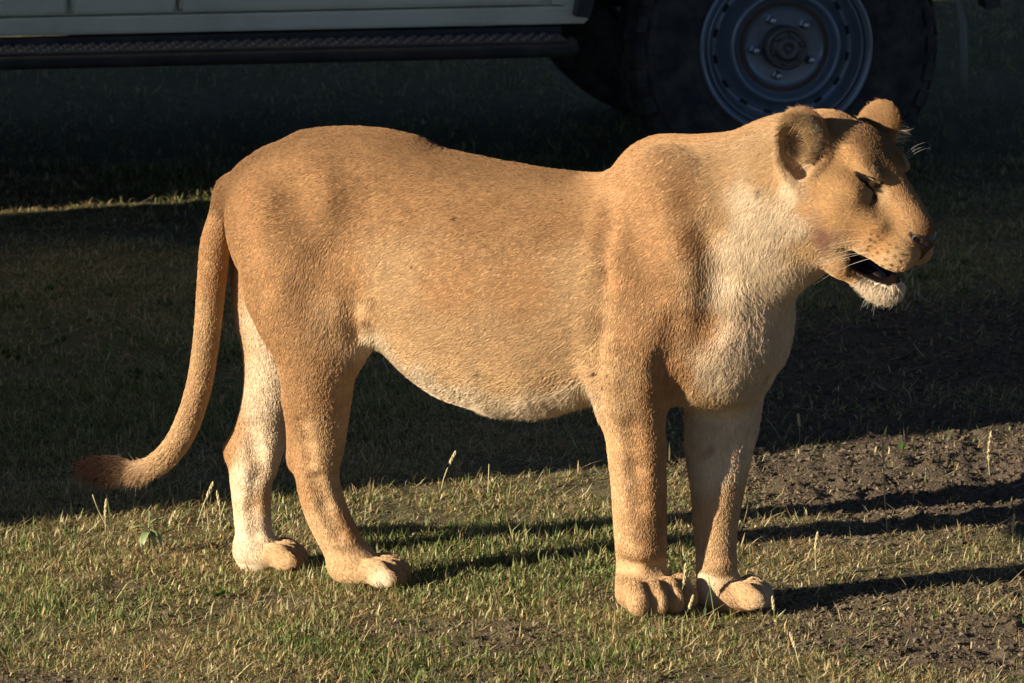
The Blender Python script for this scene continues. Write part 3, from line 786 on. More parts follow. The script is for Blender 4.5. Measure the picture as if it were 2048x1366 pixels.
# ---- coat: colour, lie and length are set at a number of places and blended between
TAW = (.395, .228, .106); DRK = (.215, .120, .056); LGT = (.520, .345, .178); CRM = (.660, .530, .360)
ORA = (.420, .232, .096); BRN = (.017, .008, .006); BLK = (.012, .010, .009); MID = (.460, .298, .152); STN = (.240, .125, .078)
CP = []
def cp(u, v, lat, col, du, dv, ln):
    CP.append((pl(u, v, lat), col, _n(LH * du - np.array([0, 0, 1.0]) * dv), ln))
B_ = -1
for u, v in ((480, 352), (540, 300), (600, 276), (700, 264), (800, 275), (880, 300), (1000, 326), (1120, 345)): cp(u, v, 0, DRK, -1, .1 if u > 600 else .6, .010)
for u, v in ((1220, 345), (1300, 310), (1400, 285), (1520, 265)): cp(u, v, 0, TAW, -1, .05, .011)
for s_ in (-1, 1):
    y = .15 * s_
    for u, v in ((500, 420), (540, 400), (620, 380), (700, 390), (800, 380), (950, 410), (1100, 425)): cp(u, v, y, (.315, .176, .080), -1, .35, .010)
    for u, v in ((1230, 450), (1290, 400), (1370, 390), (1300, 500), (1380, 480)): cp(u, v, y, TAW, -.8, .6, .011)
    for u, v in ((520, 540), (560, 560), (640, 540), (590, 640), (620, 720)): cp(u, v, y * .9, TAW, -.55, 1, .010)
    cp(690, 560, y, TAW, -.5, .9, .010); cp(670, 640, y, MID, -.3, 1, .010); cp(720, 630, y, LGT, -.2, 1, .012)
    for u, v in ((780, 560), (900, 580), (1050, 580), (1150, 560)): cp(u, v, y * 1.15, MID if u in (780, 1150) else TAW, -1, .5, .010)
    for u, v in ((800, 700), (900, 750), (1000, 770), (1100, 760), (1170, 740)): cp(u, v, y * 1.0, LGT, -.9, .55, .012)
    for u, v in ((800, 640), (900, 680), (1000, 690), (1100, 680), (1170, 660)): cp(u, v, y * 1.1, MID, -.9, .55, .012)
    for u, v in ((765, 700), (840, 770), (920, 798)): cp(u, v, y * .8, CRM, -.6, .8, .018)
    for u, v in ((1000, 822), (1080, 825), (1160, 797)): cp(u, v, y * .7, CRM, -.5, .9, .030)
    for u, v in ((1260, 560), (1330, 580), (1250, 660), (1310, 680)): cp(u, v, y, TAW, -.35, 1, .010)
    cp(1215, 640, y, MID, -.3, 1, .011); cp(1200, 700, y, LGT, -.3, 1, .012)
    cp(1390, 560, y, MID, -.1, 1, .016); cp(1400, 640, y * .9, TAW, -.1, 1, .018); cp(1360, 740, y * .8, TAW, -.3, 1, .014)
    # neck, throat, chest
    cp(1440, 340, y * .8, MID, -.9, .5, .013); cp(1430, 430, y * .9, LGT, -.6, .9, .016); cp(1500, 400, y * .8, CRM, -.6, .9, .018)
    cp(1560, 350, y * .8, LGT, -.8, .6, .014); cp(1545, 450, y * .8, CRM, -.35, 1, .022); cp(1480, 500, y * .8, CRM, -.25, 1, .024)
    cp(1440, 560, y * .8, CRM, -.1, 1, .024); cp(1560, 530, y * .5, CRM, -.1, 1, .032); cp(1500, 580, y * .5, CRM, .1, 1, .032)
    cp(1600, 500, y * .5, CRM, -.25, 1, .026); cp(1470, 660, y * .6, CRM, -.1, 1, .028); cp(1430, 720, y * .6, CRM, -.3, 1, .028)
    cp(1400, 780, y * .5, LGT, -.4, 1, .024)
    cp(1585, 385, y * .9, CRM, -.4, 1, .018); cp(1600, 440, y * .9, CRM, -.3, 1, .022); cp(1530, 345, y * .85, LGT, -.8, .7, .015); cp(1500, 450, y * .85, CRM, -.3, 1, .022)
cp(1480, 770, 0, CRM, -.3, 1, .020); cp(1545, 640, 0, CRM, .1, 1, .020); cp(1550, 710, 0, CRM, 0, 1, .014)
# legs: near hind, far hind, near fore, far fore
for u, v, lat, col, du, dv, ln in (
        (640, 790, -.12, TAW, -.2, 1, .009), (585, 830, -.09, TAW, -.1, 1, .009), (690, 780, -.10, LGT, -.2, 1, .010), (640, 860, -.10, MID, 0, 1, .008),
        (690, 850, -.07, LGT, 0, 1, .008), (600, 910, -.06, TAW, 0, 1, .007), (650, 930, -.10, MID, .1, 1, .007), (610, 980, -.07, TAW, .2, 1, .007),
        (660, 1000, -.09, LGT, .3, 1, .007), (640, 1050, -.08, LGT, .4, 1, .007), (700, 1050, -.06, TAW, .4, 1, .007), (670, 1110, -.08, LGT, .5, 1, .008),
        (700, 1150, -.09, LGT, 1, .5, .009), (760, 1130, -.06, LGT, 1, .3, .010), (800, 1150, -.07, MID, 1, .6, .011), (760, 1165, -.1, CRM, 1, .4, .008),
        (540, 650, .03, CRM, 0, 1, .010), (530, 740, .03, CRM, 0, 1, .010), (495, 700, .06, LGT, 0, 1, .010), (540, 820, .03, CRM, -.1, 1, .009), (480, 860, .07, TAW, -.2, 1, .008),
        (462, 905, .06, TAW, 0, 1, .007), (530, 900, .03, CRM, 0, 1, .008), (490, 960, .03, CRM, 0, 1, .007), (530, 1000, .03, LGT, 0, 1, .007),
        (500, 1060, .03, CRM, .1, 1, .007), (490, 1130, .03, CRM, .4, 1, .008), (560, 1110, .03, LGT, 1, .2, .010), (600, 1110, .03, LGT, 1, .6, .011),
        (560, 640, .18, TAW, -.4, 1, .009), (550, 800, .15, TAW, 0, 1, .009), (510, 1000, .12, TAW, 0, 1, .008),
        (1250, 790, -.16, MID, 0, 1, .009), (1310, 790, -.14, TAW, 0, 1, .010), (1225, 860, -.12, LGT, 0, 1, .008), (1275, 880, -.15, TAW, 0, 1, .008), (1320, 900, -.10, TAW, 0, 1, .009),
        (1235, 980, -.10, LGT, 0, 1, .008), (1285, 1000, -.13, TAW, 0, 1, .008), (1325, 1030, -.08, TAW, 0, 1, .008), (1240, 1090, -.09, LGT, 0, 1, .008), (1300, 1100, -.11, TAW, 0, 1, .008),
        (1240, 1170, -.10, LGT, 0, 1, .009), (1290, 1160, -.11, MID, 0, 1, .009), (1330, 1160, -.08, LGT, .3, 1, .010), (1270, 1215, -.12, LGT, .2, 1, .010), (1340, 1210, -.10, LGT, .4, 1, .010),
        (1380, 1200, -.05, LGT, .6, 1, .010),
        (1400, 840, 0, CRM, 0, 1, .009), (1470, 850, .0, CRM, 0, 1, .009), (1430, 940, .0, CRM, 0, 1, .008), (1470, 1000, .0, LGT, 0, 1, .008), (1430, 1060, .0, LGT, 0, 1, .008),
        (1440, 1120, .0, MID, 0, 1, .008), (1410, 1180, .0, CRM, 0, 1, .008), (1450, 1200, .0, MID, .8, .5, .009), (1500, 1180, .0, LGT, 1, .3, .011), (1535, 1190, .02, CRM, 1, .7, .012),
        (1400, 700, .17, TAW, 0, 1, .010), (1440, 900, .13, TAW, 0, 1, .009), (1440, 1060, .10, TAW, 0, 1, .008)):
    cp(u, v, lat, col, du, dv, ln)
# tail: hair runs along it
_td = np.array([p for p, r in tp])
for i in range(len(tp) - 1):
    d = _td[i + 1] - _td[i]
    c = (DRK, TAW, TAW, TAW, MID, MID, MID, LGT, LGT, (.40, .26, .14), (.032, .016, .010), BRN, BRN, (.030, .011, .007))[i]
    l = (.010, .010, .010, .010, .010, .010, .011, .013, .020, .030, .036, .040, .046, .050)[i]
    for lat in (-.025, .025):
        CP.append(((_td[i] + _td[i + 1]) / 2 + LN * lat, c, _n(d), l))
# head
def hc(x, y, z, col, f, u, ln, o=0.0):
    for s_ in (-1, 1):
        CP.append((hp(x, y * s_, z), col, _n(HF * f + HU * u + HS * o * s_), ln))
FAC = (.415, .243, .106)
hc(.21, .01, -.03, DRK, -1, .6, .005); hc(.17, .015, .012, TAW, -1, .5, .006); hc(.13, .02, .038, TAW, -1, .6, .007); hc(.09, .03, .07, DRK, -1, .4, .006)
hc(.04, .03, .095, DRK, -1, .1, .008); hc(-.02, .02, .10, TAW, -1, 0, .010); hc(-.08, .03, .08, TAW, -1, 0, .012); hc(.03, .07, .065, FAC, -1, .2, .008)
hc(.11, .048, .012, MID, -1, -.2, .006); hc(.14, .045, -.02, FAC, -1, -.2, .005); hc(.06, .082, .02, FAC, -1, .05, .007); hc(.03, .1, -.01, FAC, -1, -.1, .008)
hc(.09, .075, -.02, FAC, -1, -.3, .006); hc(.06, .09, -.05, FAC, -1, -.3, .008); hc(.11, .065, -.055, ORA, -1, -.3, .006); hc(0, .11, -.06, TAW, -1, -.5, .012)
hc(.15, .06, -.07, ORA, -1, -.2, .006); hc(.17, .055, -.095, LGT, -1, -.3, .007); hc(.195, .03, -.09, LGT, -.8, -.6, .007)
hc(.05, .09, -.10, STN, -1, -.5, .011); hc(.08, .07, -.115, LGT, -1, -.3, .010); hc(.02, .09, -.13, LGT, -.6, -1, .018); hc(-.04, .1, -.10, CRM, -.5, -1, .022)
hc(.10, .06, -.165, ORA, -.6, -.6, .008); hc(.135, .04, -.18, (.72, .60, .43), -.3, -1, .020); hc(.165, .03, -.17, (.72, .60, .43), -.2, -1, .018); hc(.145, .0, -.20, CRM, -.2, -1, .024)
hc(.08, .0, -.19, CRM, -.6, -1, .018)
CPp = np.array([c[0] for c in CP], np.float32); CPc = np.array([c[1] for c in CP], np.float32)
CPd = np.array([c[2] for c in CP], np.float32); CPl = np.array([c[3] for c in CP], np.float32)
_c2 = (CPp * CPp).sum(1)[None]
VC = np.empty((len(V), 3), np.float32); VD = np.empty_like(VC); VL = np.empty(len(V), np.float32)
for i in range(0, len(V), 40000):
    q = V[i:i + 40000].astype(np.float32)
    d2 = np.maximum((q * q).sum(1)[:, None] + _c2 - 2 * (q @ CPp.T), 0) + 1.5e-4
    w = np.exp(np.log(d2) * np.float32(-2.2)); w /= w.sum(1, keepdims=True)
    VC[i:i + 40000] = w @ CPc; VD[i:i + 40000] = w @ CPd; VL[i:i + 40000] = w @ CPl
# uneven tone, coat marks, and shade painted into ear cups and toe furrows
VC *= (1 + .14 * fbm(V, 9, 3) + .07 * noise(V, 60))[:, None].astype(np.float32)
hx = (V - HO) @ HF; hy = (V - HO) @ HS; hz = (V - HO) @ HU
inhead = (np.abs(hy) < .14) & (hx > -.02) & (hx < .26) & (np.abs(hz) < .22)
OPS = []
def blob(c, r, col, soft=.5, st=1.0): OPS.append((np.asarray(c), np.asarray(c) + 1e-4, r, 1 - soft, np.array(col), st))
def streak(a, b, r, col, st=1.0): OPS.append((np.asarray(a), np.asarray(b), r, .5, np.array(col), st))
def repaint(P, K):
    K = K.copy(); hid = np.nonzero(((P - HO) ** 2).sum(1) < .3 ** 2)[0]; PH = P[hid]
    for a, b, r, so, col, st in OPS:
        lo = np.minimum(a, b) - r; hi = np.maximum(a, b) + r
        if np.linalg.norm(a - HO) < .25: m = hid[np.nonzero(((PH > lo) & (PH < hi)).all(1))[0]]
        else:
            m = np.nonzero((P[:, 0] > lo[0]) & (P[:, 0] < hi[0]))[0]; m = m[((P[m] > lo) & (P[m] < hi)).all(1)]
        if not len(m): continue
        q = P[m] - a; t = np.clip(q @ (b - a) / ((b - a) @ (b - a)), 0, 1)
        d = np.linalg.norm(q - t[:, None] * (b - a), axis=1)
        w = (st * (1 - sstep(r * so, r, d)))[:, None]
        K[m] = K[m] * (1 - w) + col * w
    return K
def line(pts, s, r, col, st):
    for a, b in zip(pts[:-1], pts[1:]): streak(sp(a[0], a[1] * s, a[2]), sp(b[0], b[1] * s, b[2]), r, col, st)
def sp(x, y, z):
    p = hp(x, y, z); return V[np.argmin(((V - p) ** 2).sum(1))]
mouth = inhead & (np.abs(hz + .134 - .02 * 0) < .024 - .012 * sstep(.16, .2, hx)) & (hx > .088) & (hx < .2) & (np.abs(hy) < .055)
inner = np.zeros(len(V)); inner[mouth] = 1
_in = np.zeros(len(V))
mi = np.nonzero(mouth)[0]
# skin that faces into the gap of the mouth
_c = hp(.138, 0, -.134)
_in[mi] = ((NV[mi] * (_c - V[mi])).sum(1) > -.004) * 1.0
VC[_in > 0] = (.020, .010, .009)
for s_ in (-1, 1):
    for L_, r_, st_ in ((EYE, .0042, .97), (LID, .0042, .9), (INN, .0088, .97), (INB, .0090, .97), (TEA, .0062, .88)):
        line([(q[0], -q[1], q[2]) for q in L_], s_, r_, BLK, st_)
    streak(sp(.112, .056 * s_, .004), sp(.116, .054 * s_, -.030), .008, DRK, .7)
    blob(sp(.120, .047 * s_, .016), .010, LGT, .7, .6)
    streak(sp(.090, .055 * s_, .064), sp(.105, .048 * s_, .056), .009, LGT, .6)
    streak(sp(.205, .024 * s_, -.044), sp(.186, .036 * s_, -.034), .006, BLK, .95)   # nostril
    streak(sp(.208, .0 * s_, -.060), sp(.206, 0, -.105), .005, BLK, .9)
    for r in range(4):                                                              # rows of whisker spots
        for k in range(6):
            blob(sp(.130 + .012 * k + random.uniform(-.003, .003), (.066 - .005 * max(0, k - 1) - .002 * r) * s_, -.052 - .013 * r - .0035 * k + random.uniform(-.0025, .0025)), random.uniform(.0035, .0058), (.05, .025, .014), .6, random.uniform(.55, .9))
    line(((.092, .055, -.116), (.11, .05, -.118), (.13, .046, -.122), (.15, .042, -.124), (.18, .035, -.126)), s_, .006, BLK, .9)      # lips
    streak(sp(.092, .055 * s_, -.116), sp(.098, .052 * s_, -.156), .008, BLK, .7)
    streak(sp(.10, .050 * s_, -.156), sp(.165, .025 * s_, -.150), .005, BLK, .8)
    E_ = EAR_N if s_ < 0 else EAR_F
    blob(E_[0] - E_[1] * .03 + E_[2] * .02, .05, DRK, .6, .6)
    blob(E_[0] - E_[1] * .004 - E_[2] * .012 - E_[3] * .006 * (-s_), .036, (.030, .018, .011), .6, .92)  # shade of the ear hollow painted dark into the cup
for u, v, r in ((912, 437, .0060), (907, 465, .003), (826, 531, .003), (957, 748, .0045), (651, 834, .0045), (1521, 382, .005), (1192, 745, .006), (1215, 750, .004), (560, 520, .003), (1206, 772, .006)):
    i = np.argmin(np.linalg.norm(np.cross(V - CAM, _n(ray(u, v))), axis=1) + np.where(NV @ ray(u, v) > 0, 9, 0))
    blob(V[i], r, (.03, .018, .012), .5, .9)
streak(pl(1500, 690, -.06), pl(1530, 740, -.02), .02, (.14, .08, .05), .5)
streak(pl(1370, 930, -.01), pl(1420, 900, -.01), .018, (.22, .10, .07), .5)
VL *= np.where(V[:, 2] < .075, .85, 1.0)
for a_, b_ in TOE_SHADE: streak(a_, b_, .0085, (.16, .095, .05), .75)  # crease shade painted dark along the furrows between the toes
VC0 = VC.copy(); VC = np.clip(repaint(V, VC), .004, .8)

lion = thing('lioness', 'tawny lioness standing side on with her mouth open and dark tail tuft', 'lioness', tuple(np.append((at_z(1000, 1180, 0))[:2], 0)))
LI = Matrix.Translation(-lion.location)
def lput(name, me, mat, parent=None):
    o = put(name, me, mat, parent or lion)
    o.matrix_parent_inverse = LI
    return o
def attr_mat(name, rough=.6, spec=.3, mul=1.0):
    m = material(name, rough=rough, spec=spec)
    n = m.node_tree; a = n.nodes.new('ShaderNodeAttribute'); a.attribute_name = 'Col'
    n.links.new(a.outputs['Color'], n.nodes['Principled BSDF'].inputs['Base Color'])
    return m
me = np_mesh('body', V, Q)
color_attr(me, VC)
body = lput('body', me, attr_mat('short_coat', .8, .08))

# ---- the fur
T = np.concatenate([Q[:, [0, 1, 2]], Q[:, [0, 2, 3]]])
a_, b_, c_ = V[T[:, 0]], V[T[:, 1]], V[T[:, 2]]
area = np.linalg.norm(np.cross(b_ - a_, c_ - a_), axis=1) / 2
cen = (a_ + b_ + c_) / 3; tn = NV[T[:, 0]]
face = (tn * _n(CAM - cen.mean(0))).sum(1)
hd = np.linalg.norm(cen - HO, axis=1) < .26
dens = np.where(face > -.25, 1.0, .22) * np.where(hd, 1.6, 1.0) * np.where(VL[T[:, 0]] > .0225, 1.6, 1.0)
for E_ in (EAR_N, EAR_F): dens *= np.where(np.linalg.norm(cen - E_[0], axis=1) < .07, 1.8, 1.0)
dens *= (1 - _in[T[:, 0]]) * (cen[:, 2] > .012)
pr = area * dens; pr /= pr.sum()
ti = rng.choice(len(T), NHAIR, p=pr)
r1 = np.sqrt(rng.random(NHAIR)); r2 = rng.random(NHAIR)
W3 = np.stack([1 - r1, r1 * (1 - r2), r1 * r2], 1)
def bary(A): return (A[T[ti]] * (W3[:, :, None] if A.ndim > 1 else W3)).sum(1)
root = bary(V); hn = bary(NV); hn /= np.linalg.norm(hn, axis=1, keepdims=True)
fl = bary(VD); hl = bary(VL); hcol = repaint(root, bary(VC0))
fl = fl - hn * (fl * hn).sum(1, keepdims=True); fl /= np.linalg.norm(fl, axis=1, keepdims=True) + 1e-6
sd_ = np.cross(hn, fl)
long_ = sstep(.012, .03, hl)
tuftw = ((root @ LH < (_td[-4] @ LH)) & (root[:, 2] < .45)).astype(float)
cl = noise(root, 45) * (.15 + .25 * long_) + noise(root, 190) * .35 + noise(root + 5, 420) * .35
fl2 = fl + sd_ * (cl * (.38 + .45 * long_) * (1 - .6 * tuftw) + rng.normal(0, .12, NHAIR))[:, None]
fl2 /= np.linalg.norm(fl2, axis=1, keepdims=True)
tuft = tuftw
_q = root - np.array([.2, 0, .5]); _q = _q - fl * ((_q * fl).sum(1) * .72)[:, None]
strk = noise(_q, 210) * .6 + noise(_q + 3, 420) * .4
strk2 = noise(_q + 7, 110)
lift = np.clip(.24 + .06 * hd[ti] + .11 * strk + .04 * noise(root + 3, 50) + rng.normal(0, .07, NHAIR) + .05 * long_ + .10 * tuft, .10, .9)
hl = hl * np.where(hl < .0135, .85, np.where(hl < .034, .80, .92)) * np.clip(rng.normal(1, .22, NHAIR), .5, 1.7)
# inside of the ears: long pale fluff; keep the cup itself open
for E_ in (EAR_N, EAR_F):
    q = root - E_[0]; qn = q @ E_[1]; qu = q @ E_[2]; qs = q @ E_[3]
    cup = (np.hypot(qs / .044, qu / .053) < 1.0) & (qn > -.02) & (np.abs(qn) < .05) & ((hn @ E_[1]) > -.2)
    rim = (np.hypot(qs / .062, qu / .070) < 1.05) & (np.abs(qn) < .045) & ~cup
    hl[rim] *= rng.uniform(.8, 1.5, rim.sum()); hl[cup] *= .8; lift[rim] += rng.uniform(0, .25, rim.sum())
    fr = qs * (1 if E_ is EAR_N else -1)                          # towards the face
    side = cup & ((fr > .012) | ((qu > .034) & (E_ is EAR_N))) & (rng.random(NHAIR) < .30)
    if E_ is EAR_F: side &= rng.random(NHAIR) < .45
    hl[side] = rng.uniform(.026, .050, side.sum()) * (1 if E_ is EAR_N else .62)
    dirn = _n(E_[1] * .75 + E_[2] * .25 - E_[3] * .35) if E_ is EAR_N else _n(E_[1] * .5 - E_[3] * .7 + E_[2] * .2)
    fl2[side] = dirn + rng.normal(0, .20, (side.sum(), 3))
    fl2[side] /= np.linalg.norm(fl2[side], axis=1, keepdims=True)
    hcol[side] = np.array((.70, .54, .34)) * rng.uniform(.7, 1.2, (side.sum(), 1))
lens = hl
npt = 4
ts = np.linspace(0, 1, npt)
P = np.empty((NHAIR, npt, 3), np.float32)
bend = rng.normal(0, .18, NHAIR) * (1 + long_)
for j, t in enumerate(ts):
    ang = lift * (1.25 - .75 * t)
    droop = np.zeros((NHAIR, 3)); droop[:, 2] = -.25 * long_ * t * t
    P[:, j] = root - hn * .0003 + (fl2 * np.cos(ang)[:, None] + hn * np.sin(ang)[:, None] + sd_ * (bend * t)[:, None] + droop) * (lens * t)[:, None]
P[:, :, 2] = np.maximum(P[:, :, 2], .002)
hcv = bpy.data.hair_curves.new('fur')
hcv.add_curves([npt] * NHAIR)
hcv.attributes['position'].data.foreach_set('vector', P.reshape(-1))
ra = hcv.attributes.new('radius', 'FLOAT', 'POINT')
rad = np.outer(np.where(hd[ti], .00032, .00044) * rng.uniform(.7, 1.2, NHAIR), [1.0, .95, .7, .12]).astype(np.float32)
ra.data.foreach_set('value', rad.ravel())
hcol = hcol * (1 + .20 * strk + .08 * strk2)[:, None] * rng.lognormal(0, .08, (NHAIR, 1)) * (1 + rng.normal(0, .03, (NHAIR, 3)))
ca = hcv.attributes.new('Col', 'FLOAT_COLOR', 'CURVE')
cc = np.ones((NHAIR, 4), np.float32); cc[:, :3] = np.clip(hcol, .003, .85)
ca.data.foreach_set('color', cc.ravel())
fm = attr_mat('fur', .60, .06)
fur = lput('fur', hcv, fm)
scene.cycles_curves.shape = 'RIBBONS'
scene.cycles_curves.subdivisions = 1

# ---- nose, eyes, tongue, teeth, whiskers
def sub_mesh(build, vox):
    global PR, _PC, INSET
    keep = (PR, _PC, INSET); PR, _PC, INSET = [], None, 0.0
    build()
    v, q = mesh_sdf(vox, -9.0)
    PR, _PC, INSET = keep
    return v, q
def _nose():
    hell(.200, 0, -.044, (.017, .027, .018), .01)
    hcone((.205, .010, -.048), .013, (.196, .022, -.042), .011, .008)
    hcone((.206, 0, -.055), .011, (.202, 0, -.082), .006, .01)
    hcone((.222, .013, -.047), .0052, (.200, .030, -.040), .0050, .004, mode=-1)
    hcone((.224, 0, -.036), .0018, (.216, 0, -.085), .0018, .005, mode=-1)
nv, nq = sub_mesh(_nose, .0016)
nm = material('nose_leather', (.020, .012, .010), .35)
nt = nm.node_tree; tx = nt.nodes.new('ShaderNodeTexNoise'); tx.inputs['Scale'].default_value = 500; bp = nt.nodes.new('ShaderNodeBump'); bp.inputs['Strength'].default_value = .35; bp.inputs['Distance'].default_value = .001
nt.links.new(tx.outputs['Fac'], bp.inputs['Height']); nt.links.new(bp.outputs['Normal'], nt.nodes['Principled BSDF'].inputs['Normal'])
lput('nose', np_mesh('nose', nv, nq), nm)['label'] = 'dark brown leathery nose'
em = material('eye_amber', (.028, .015, .006), .05)
for s_ in (-1, 1):
    bm = bmesh.new(); bmesh.ops.create_uvsphere(bm, u_segments=24, v_segments=16, radius=.0135)
    bm.transform(Matrix.Translation(hp(ECN[0], -ECN[1] * s_, ECN[2])))
    e = bpy.data.meshes.new('eye'); bm.to_mesh(e); bm.free()
    for p in e.polygons: p.use_smooth = True
    eye = lput('eye', e, em)
    bm = bmesh.new(); bmesh.ops.create_uvsphere(bm, u_segments=16, v_segments=8, radius=.0046)
    d = _n(HS * s_ * .75 + HF * .65)
    bm.transform(Matrix.Translation(hp(ECN[0], -ECN[1] * s_, ECN[2]) + d * .0100))
    e = bpy.data.meshes.new('pupil'); bm.to_mesh(e); bm.free()
    for p in e.polygons: p.use_smooth = True
    o = put('pupil', e, material('pupil', (.004, .004, .004), .05)); o.parent = eye; o.matrix_parent_inverse = Matrix.Identity(4)
def _tongue():
    hcone((.075, 0, -.156), .015, (.135, 0, -.162), .010, .01, 1.3)
    hcone((.070, 0, -.134), .0045, (.15, 0, -.146), .001, .01, 3, mode=-1)
tv, tq = sub_mesh(_tongue, .0025)
lput('tongue', np_mesh('tongue', tv, tq), material('tongue', (.012, .006, .006), .5))
wp, wr = [], []
def whisker(a, d, L, sag=.25, n=7, r=.00030):
    d = _n(d); pts = [a + d * L * t + np.array([0, 0, -1]) * sag * L * t * t for t in np.linspace(0, 1, n)]
    wp.append(pts); wr.append([r * (1 - .85 * t) for t in np.linspace(0, 1, n)])
for s_ in (-1, 1):
    for r in range(4):
        for k in range(2):
            a = hp(.132 + .013 * k, (.060 - .004 * k) * s_, -.056 - .013 * r - .0035 * k)
            whisker(a, HF * -.75 + HS * s_ * random.uniform(.45, .7) - HU * random.uniform(-.05, .3) + HU * (.15 - .12 * r), random.uniform(.06, .12), random.uniform(.1, .35))
    for k in range(3 if s_ > 0 else 0):
        whisker(hp(.085 + .006 * k, (.05 - .003 * k) * s_, .062), HF * .35 + HU * .9 + HS * s_ * random.uniform(.2, .8), random.uniform(.035, .06), .3, 6, .0002)
    for k in range(10):
        whisker(hp(.13 + random.uniform(-.01, .03), random.uniform(0, .03) * s_, -.19), HF * random.uniform(-.4, .2) - HU + HS * s_ * random.uniform(-.2, .4), random.uniform(.02, .04), .1, 5, .0003)
wc = bpy.data.hair_curves.new('whiskers'); wc.add_curves([len(p) for p in wp])
wc.attributes['position'].data.foreach_set('vector', np.concatenate(wp).astype(np.float32).ravel())
wc.attributes.new('radius', 'FLOAT', 'POINT').data.foreach_set('value', np.concatenate(wr).astype(np.float32))
lput('whiskers', wc, material('whisker', (.75, .70, .60), .35))
# ================================================================== grass, straw, weeds
GREEN = np.array([(.125, .180, .042), (.175, .225, .060), (.250, .262, .092), (.138, .165, .050), (.350, .315, .145)])
STRAW = np.array([(.560, .440, .220), (.450, .345, .165), (.640, .540, .310), (.310, .215, .105), (.420, .260, .105), (.50, .40, .20)])
def scatter(n, x0, x1, y0, y1, keep):
    x = rng.uniform(x0, x1, n); y = rng.uniform(y0, y1, n)
    k = rng.random(n) < keep(x, y)
    return x[k], y[k]
def blades(x, y, length, width, tilt, azim, cols, curl):
    """two-segment blades; tilt from upright in radians"""
    n = len(x); z = ground_z(x, y) - .002
    b = np.stack([x, y, z], 1)
    d = np.stack([np.cos(azim), np.sin(azim), np.zeros(n)], 1); s = np.stack([-np.sin(azim + rng.normal(0, .5, n)), np.cos(azim), np.zeros(n)], 1)
    up = np.array([0, 0, 1.0])
    t1 = tilt - curl * .5; t2 = tilt + curl
    m = b + (d * np.sin(t1)[:, None] + up * np.cos(t1)[:, None]) * (length * .55)[:, None]
    e = m + (d * np.sin(t2)[:, None] + up * np.cos(t2)[:, None]) * (length * .45)[:, None]
    m[:, 2] = np.maximum(m[:, 2], z + .004); e[:, 2] = np.maximum(e[:, 2], z + .003)
    w = (width / 2)[:, None] * s
    Vb = np.stack([b - w * .8, b + w * .8, m - w, m + w, e], 1).reshape(-1, 3)
    k = (np.arange(n) * 5)[:, None]
    F = np.concatenate([k + np.array([[0, 1, 3]]), k + np.array([[0, 3, 2]]), k + np.array([[2, 3, 4]])])
    return Vb, F, np.repeat(cols, 5, 0)
def grass_material(name):
    m = attr_mat(name, .55, .3)
    n = m.node_tree; p = n.nodes['Principled BSDF']; a = [q for q in n.nodes if q.type == 'ATTRIBUTE'][0]; out = [q for q in n.nodes if q.type == 'OUTPUT_MATERIAL'][0]
    tr = n.nodes.new('ShaderNodeBsdfTranslucent'); mx = n.nodes.new('ShaderNodeMixShader'); mx.inputs[0].default_value = .35
    n.links.new(a.outputs['Color'], tr.inputs['Color']); n.links.new(p.outputs[0], mx.inputs[1]); n.links.new(tr.outputs[0], mx.inputs[2]); n.links.new(mx.outputs[0], out.inputs['Surface'])
    return m
M_grass = grass_material('grass_blades')
def lush(x, y):
    n = noise2(x, y, 1.6, 3, .55, 21.0)
    m = .45 + 1.3 * n + .7 * blob2(x, y, .0, .42, .45, .51) + .25 * blob2(x, y, -.5, -.34, .9, .84) + .35 * sstep(1.0, 2.0, y)
    return np.clip(m, 0, 1)
def cover(x, y):
    s = soil_mask(x, y); p = noise2(x, y, 5.0, 2, .5, 31.0)
    return np.clip((1 - 1.25 * s) * (.64 + 1.4 * p), .0, 1) + .03
parts = []
def patch(n, x0, x1, y0, y1, big=1.0, thin=1.0):
    # green blades in small tufts
    x, y = scatter(n, x0, x1, y0, y1, lambda a, b: cover(a, b) * (.42 + .58 * lush(a, b)) * thin)
    k = len(x); x = x + rng.normal(0, .006, k); y = y + rng.normal(0, .006, k)
    L = rng.gamma(4.0, .0039, k) * (.70 + .5 * lush(x, y)) * big
    c = GREEN[rng.integers(0, 5, k)] * rng.lognormal(0, .25, (k, 1))
    dry = rng.random(k) < .55 * (1.25 - lush(x, y)); c[dry] = STRAW[rng.integers(0, 6, dry.sum())]
    parts.append(blades(x, y, np.clip(L, .008, .075), rng.uniform(.0016, .0034, k) * big, np.clip(np.abs(rng.normal(.80, .40, k)), 0, 1.5), rng.uniform(0, 6.28, k), c, rng.normal(.30, .40, k)))
    # dry straw lying about
    x, y = scatter(int(n * .55), x0, x1, y0, y1, lambda a, b: np.clip(cover(a, b) * (1.05 - .55 * lush(a, b)) + .14 * (soil_mask(a, b) < .95), 0, 1) * thin)
    k = len(x); L = rng.gamma(4.0, .0075, k) * big
    c = STRAW[rng.integers(0, 6, k)] * rng.lognormal(0, .22, (k, 1))
    parts.append(blades(x, y, np.clip(L, .008, .09), rng.uniform(.0011, .0024, k) * big, np.clip(rng.normal(1.38, .20, k), .5, 1.56), rng.uniform(0, 6.28, k), c, rng.normal(.0, .15, k)))
patch(520000, -1.25, 1.35, -1.25, 2.3)
patch(190000, -1.75, 1.75, 2.3, 5.6, 1.1)
patch(60000, -2.3, 2.4, 5.6, 10.5, 1.25)
patch(22000, -2.2, -1.25, -1.2, 2.3, 1.2, .7); patch(22000, 1.35, 2.3, -1.2, 2.3, 1.2, .7)
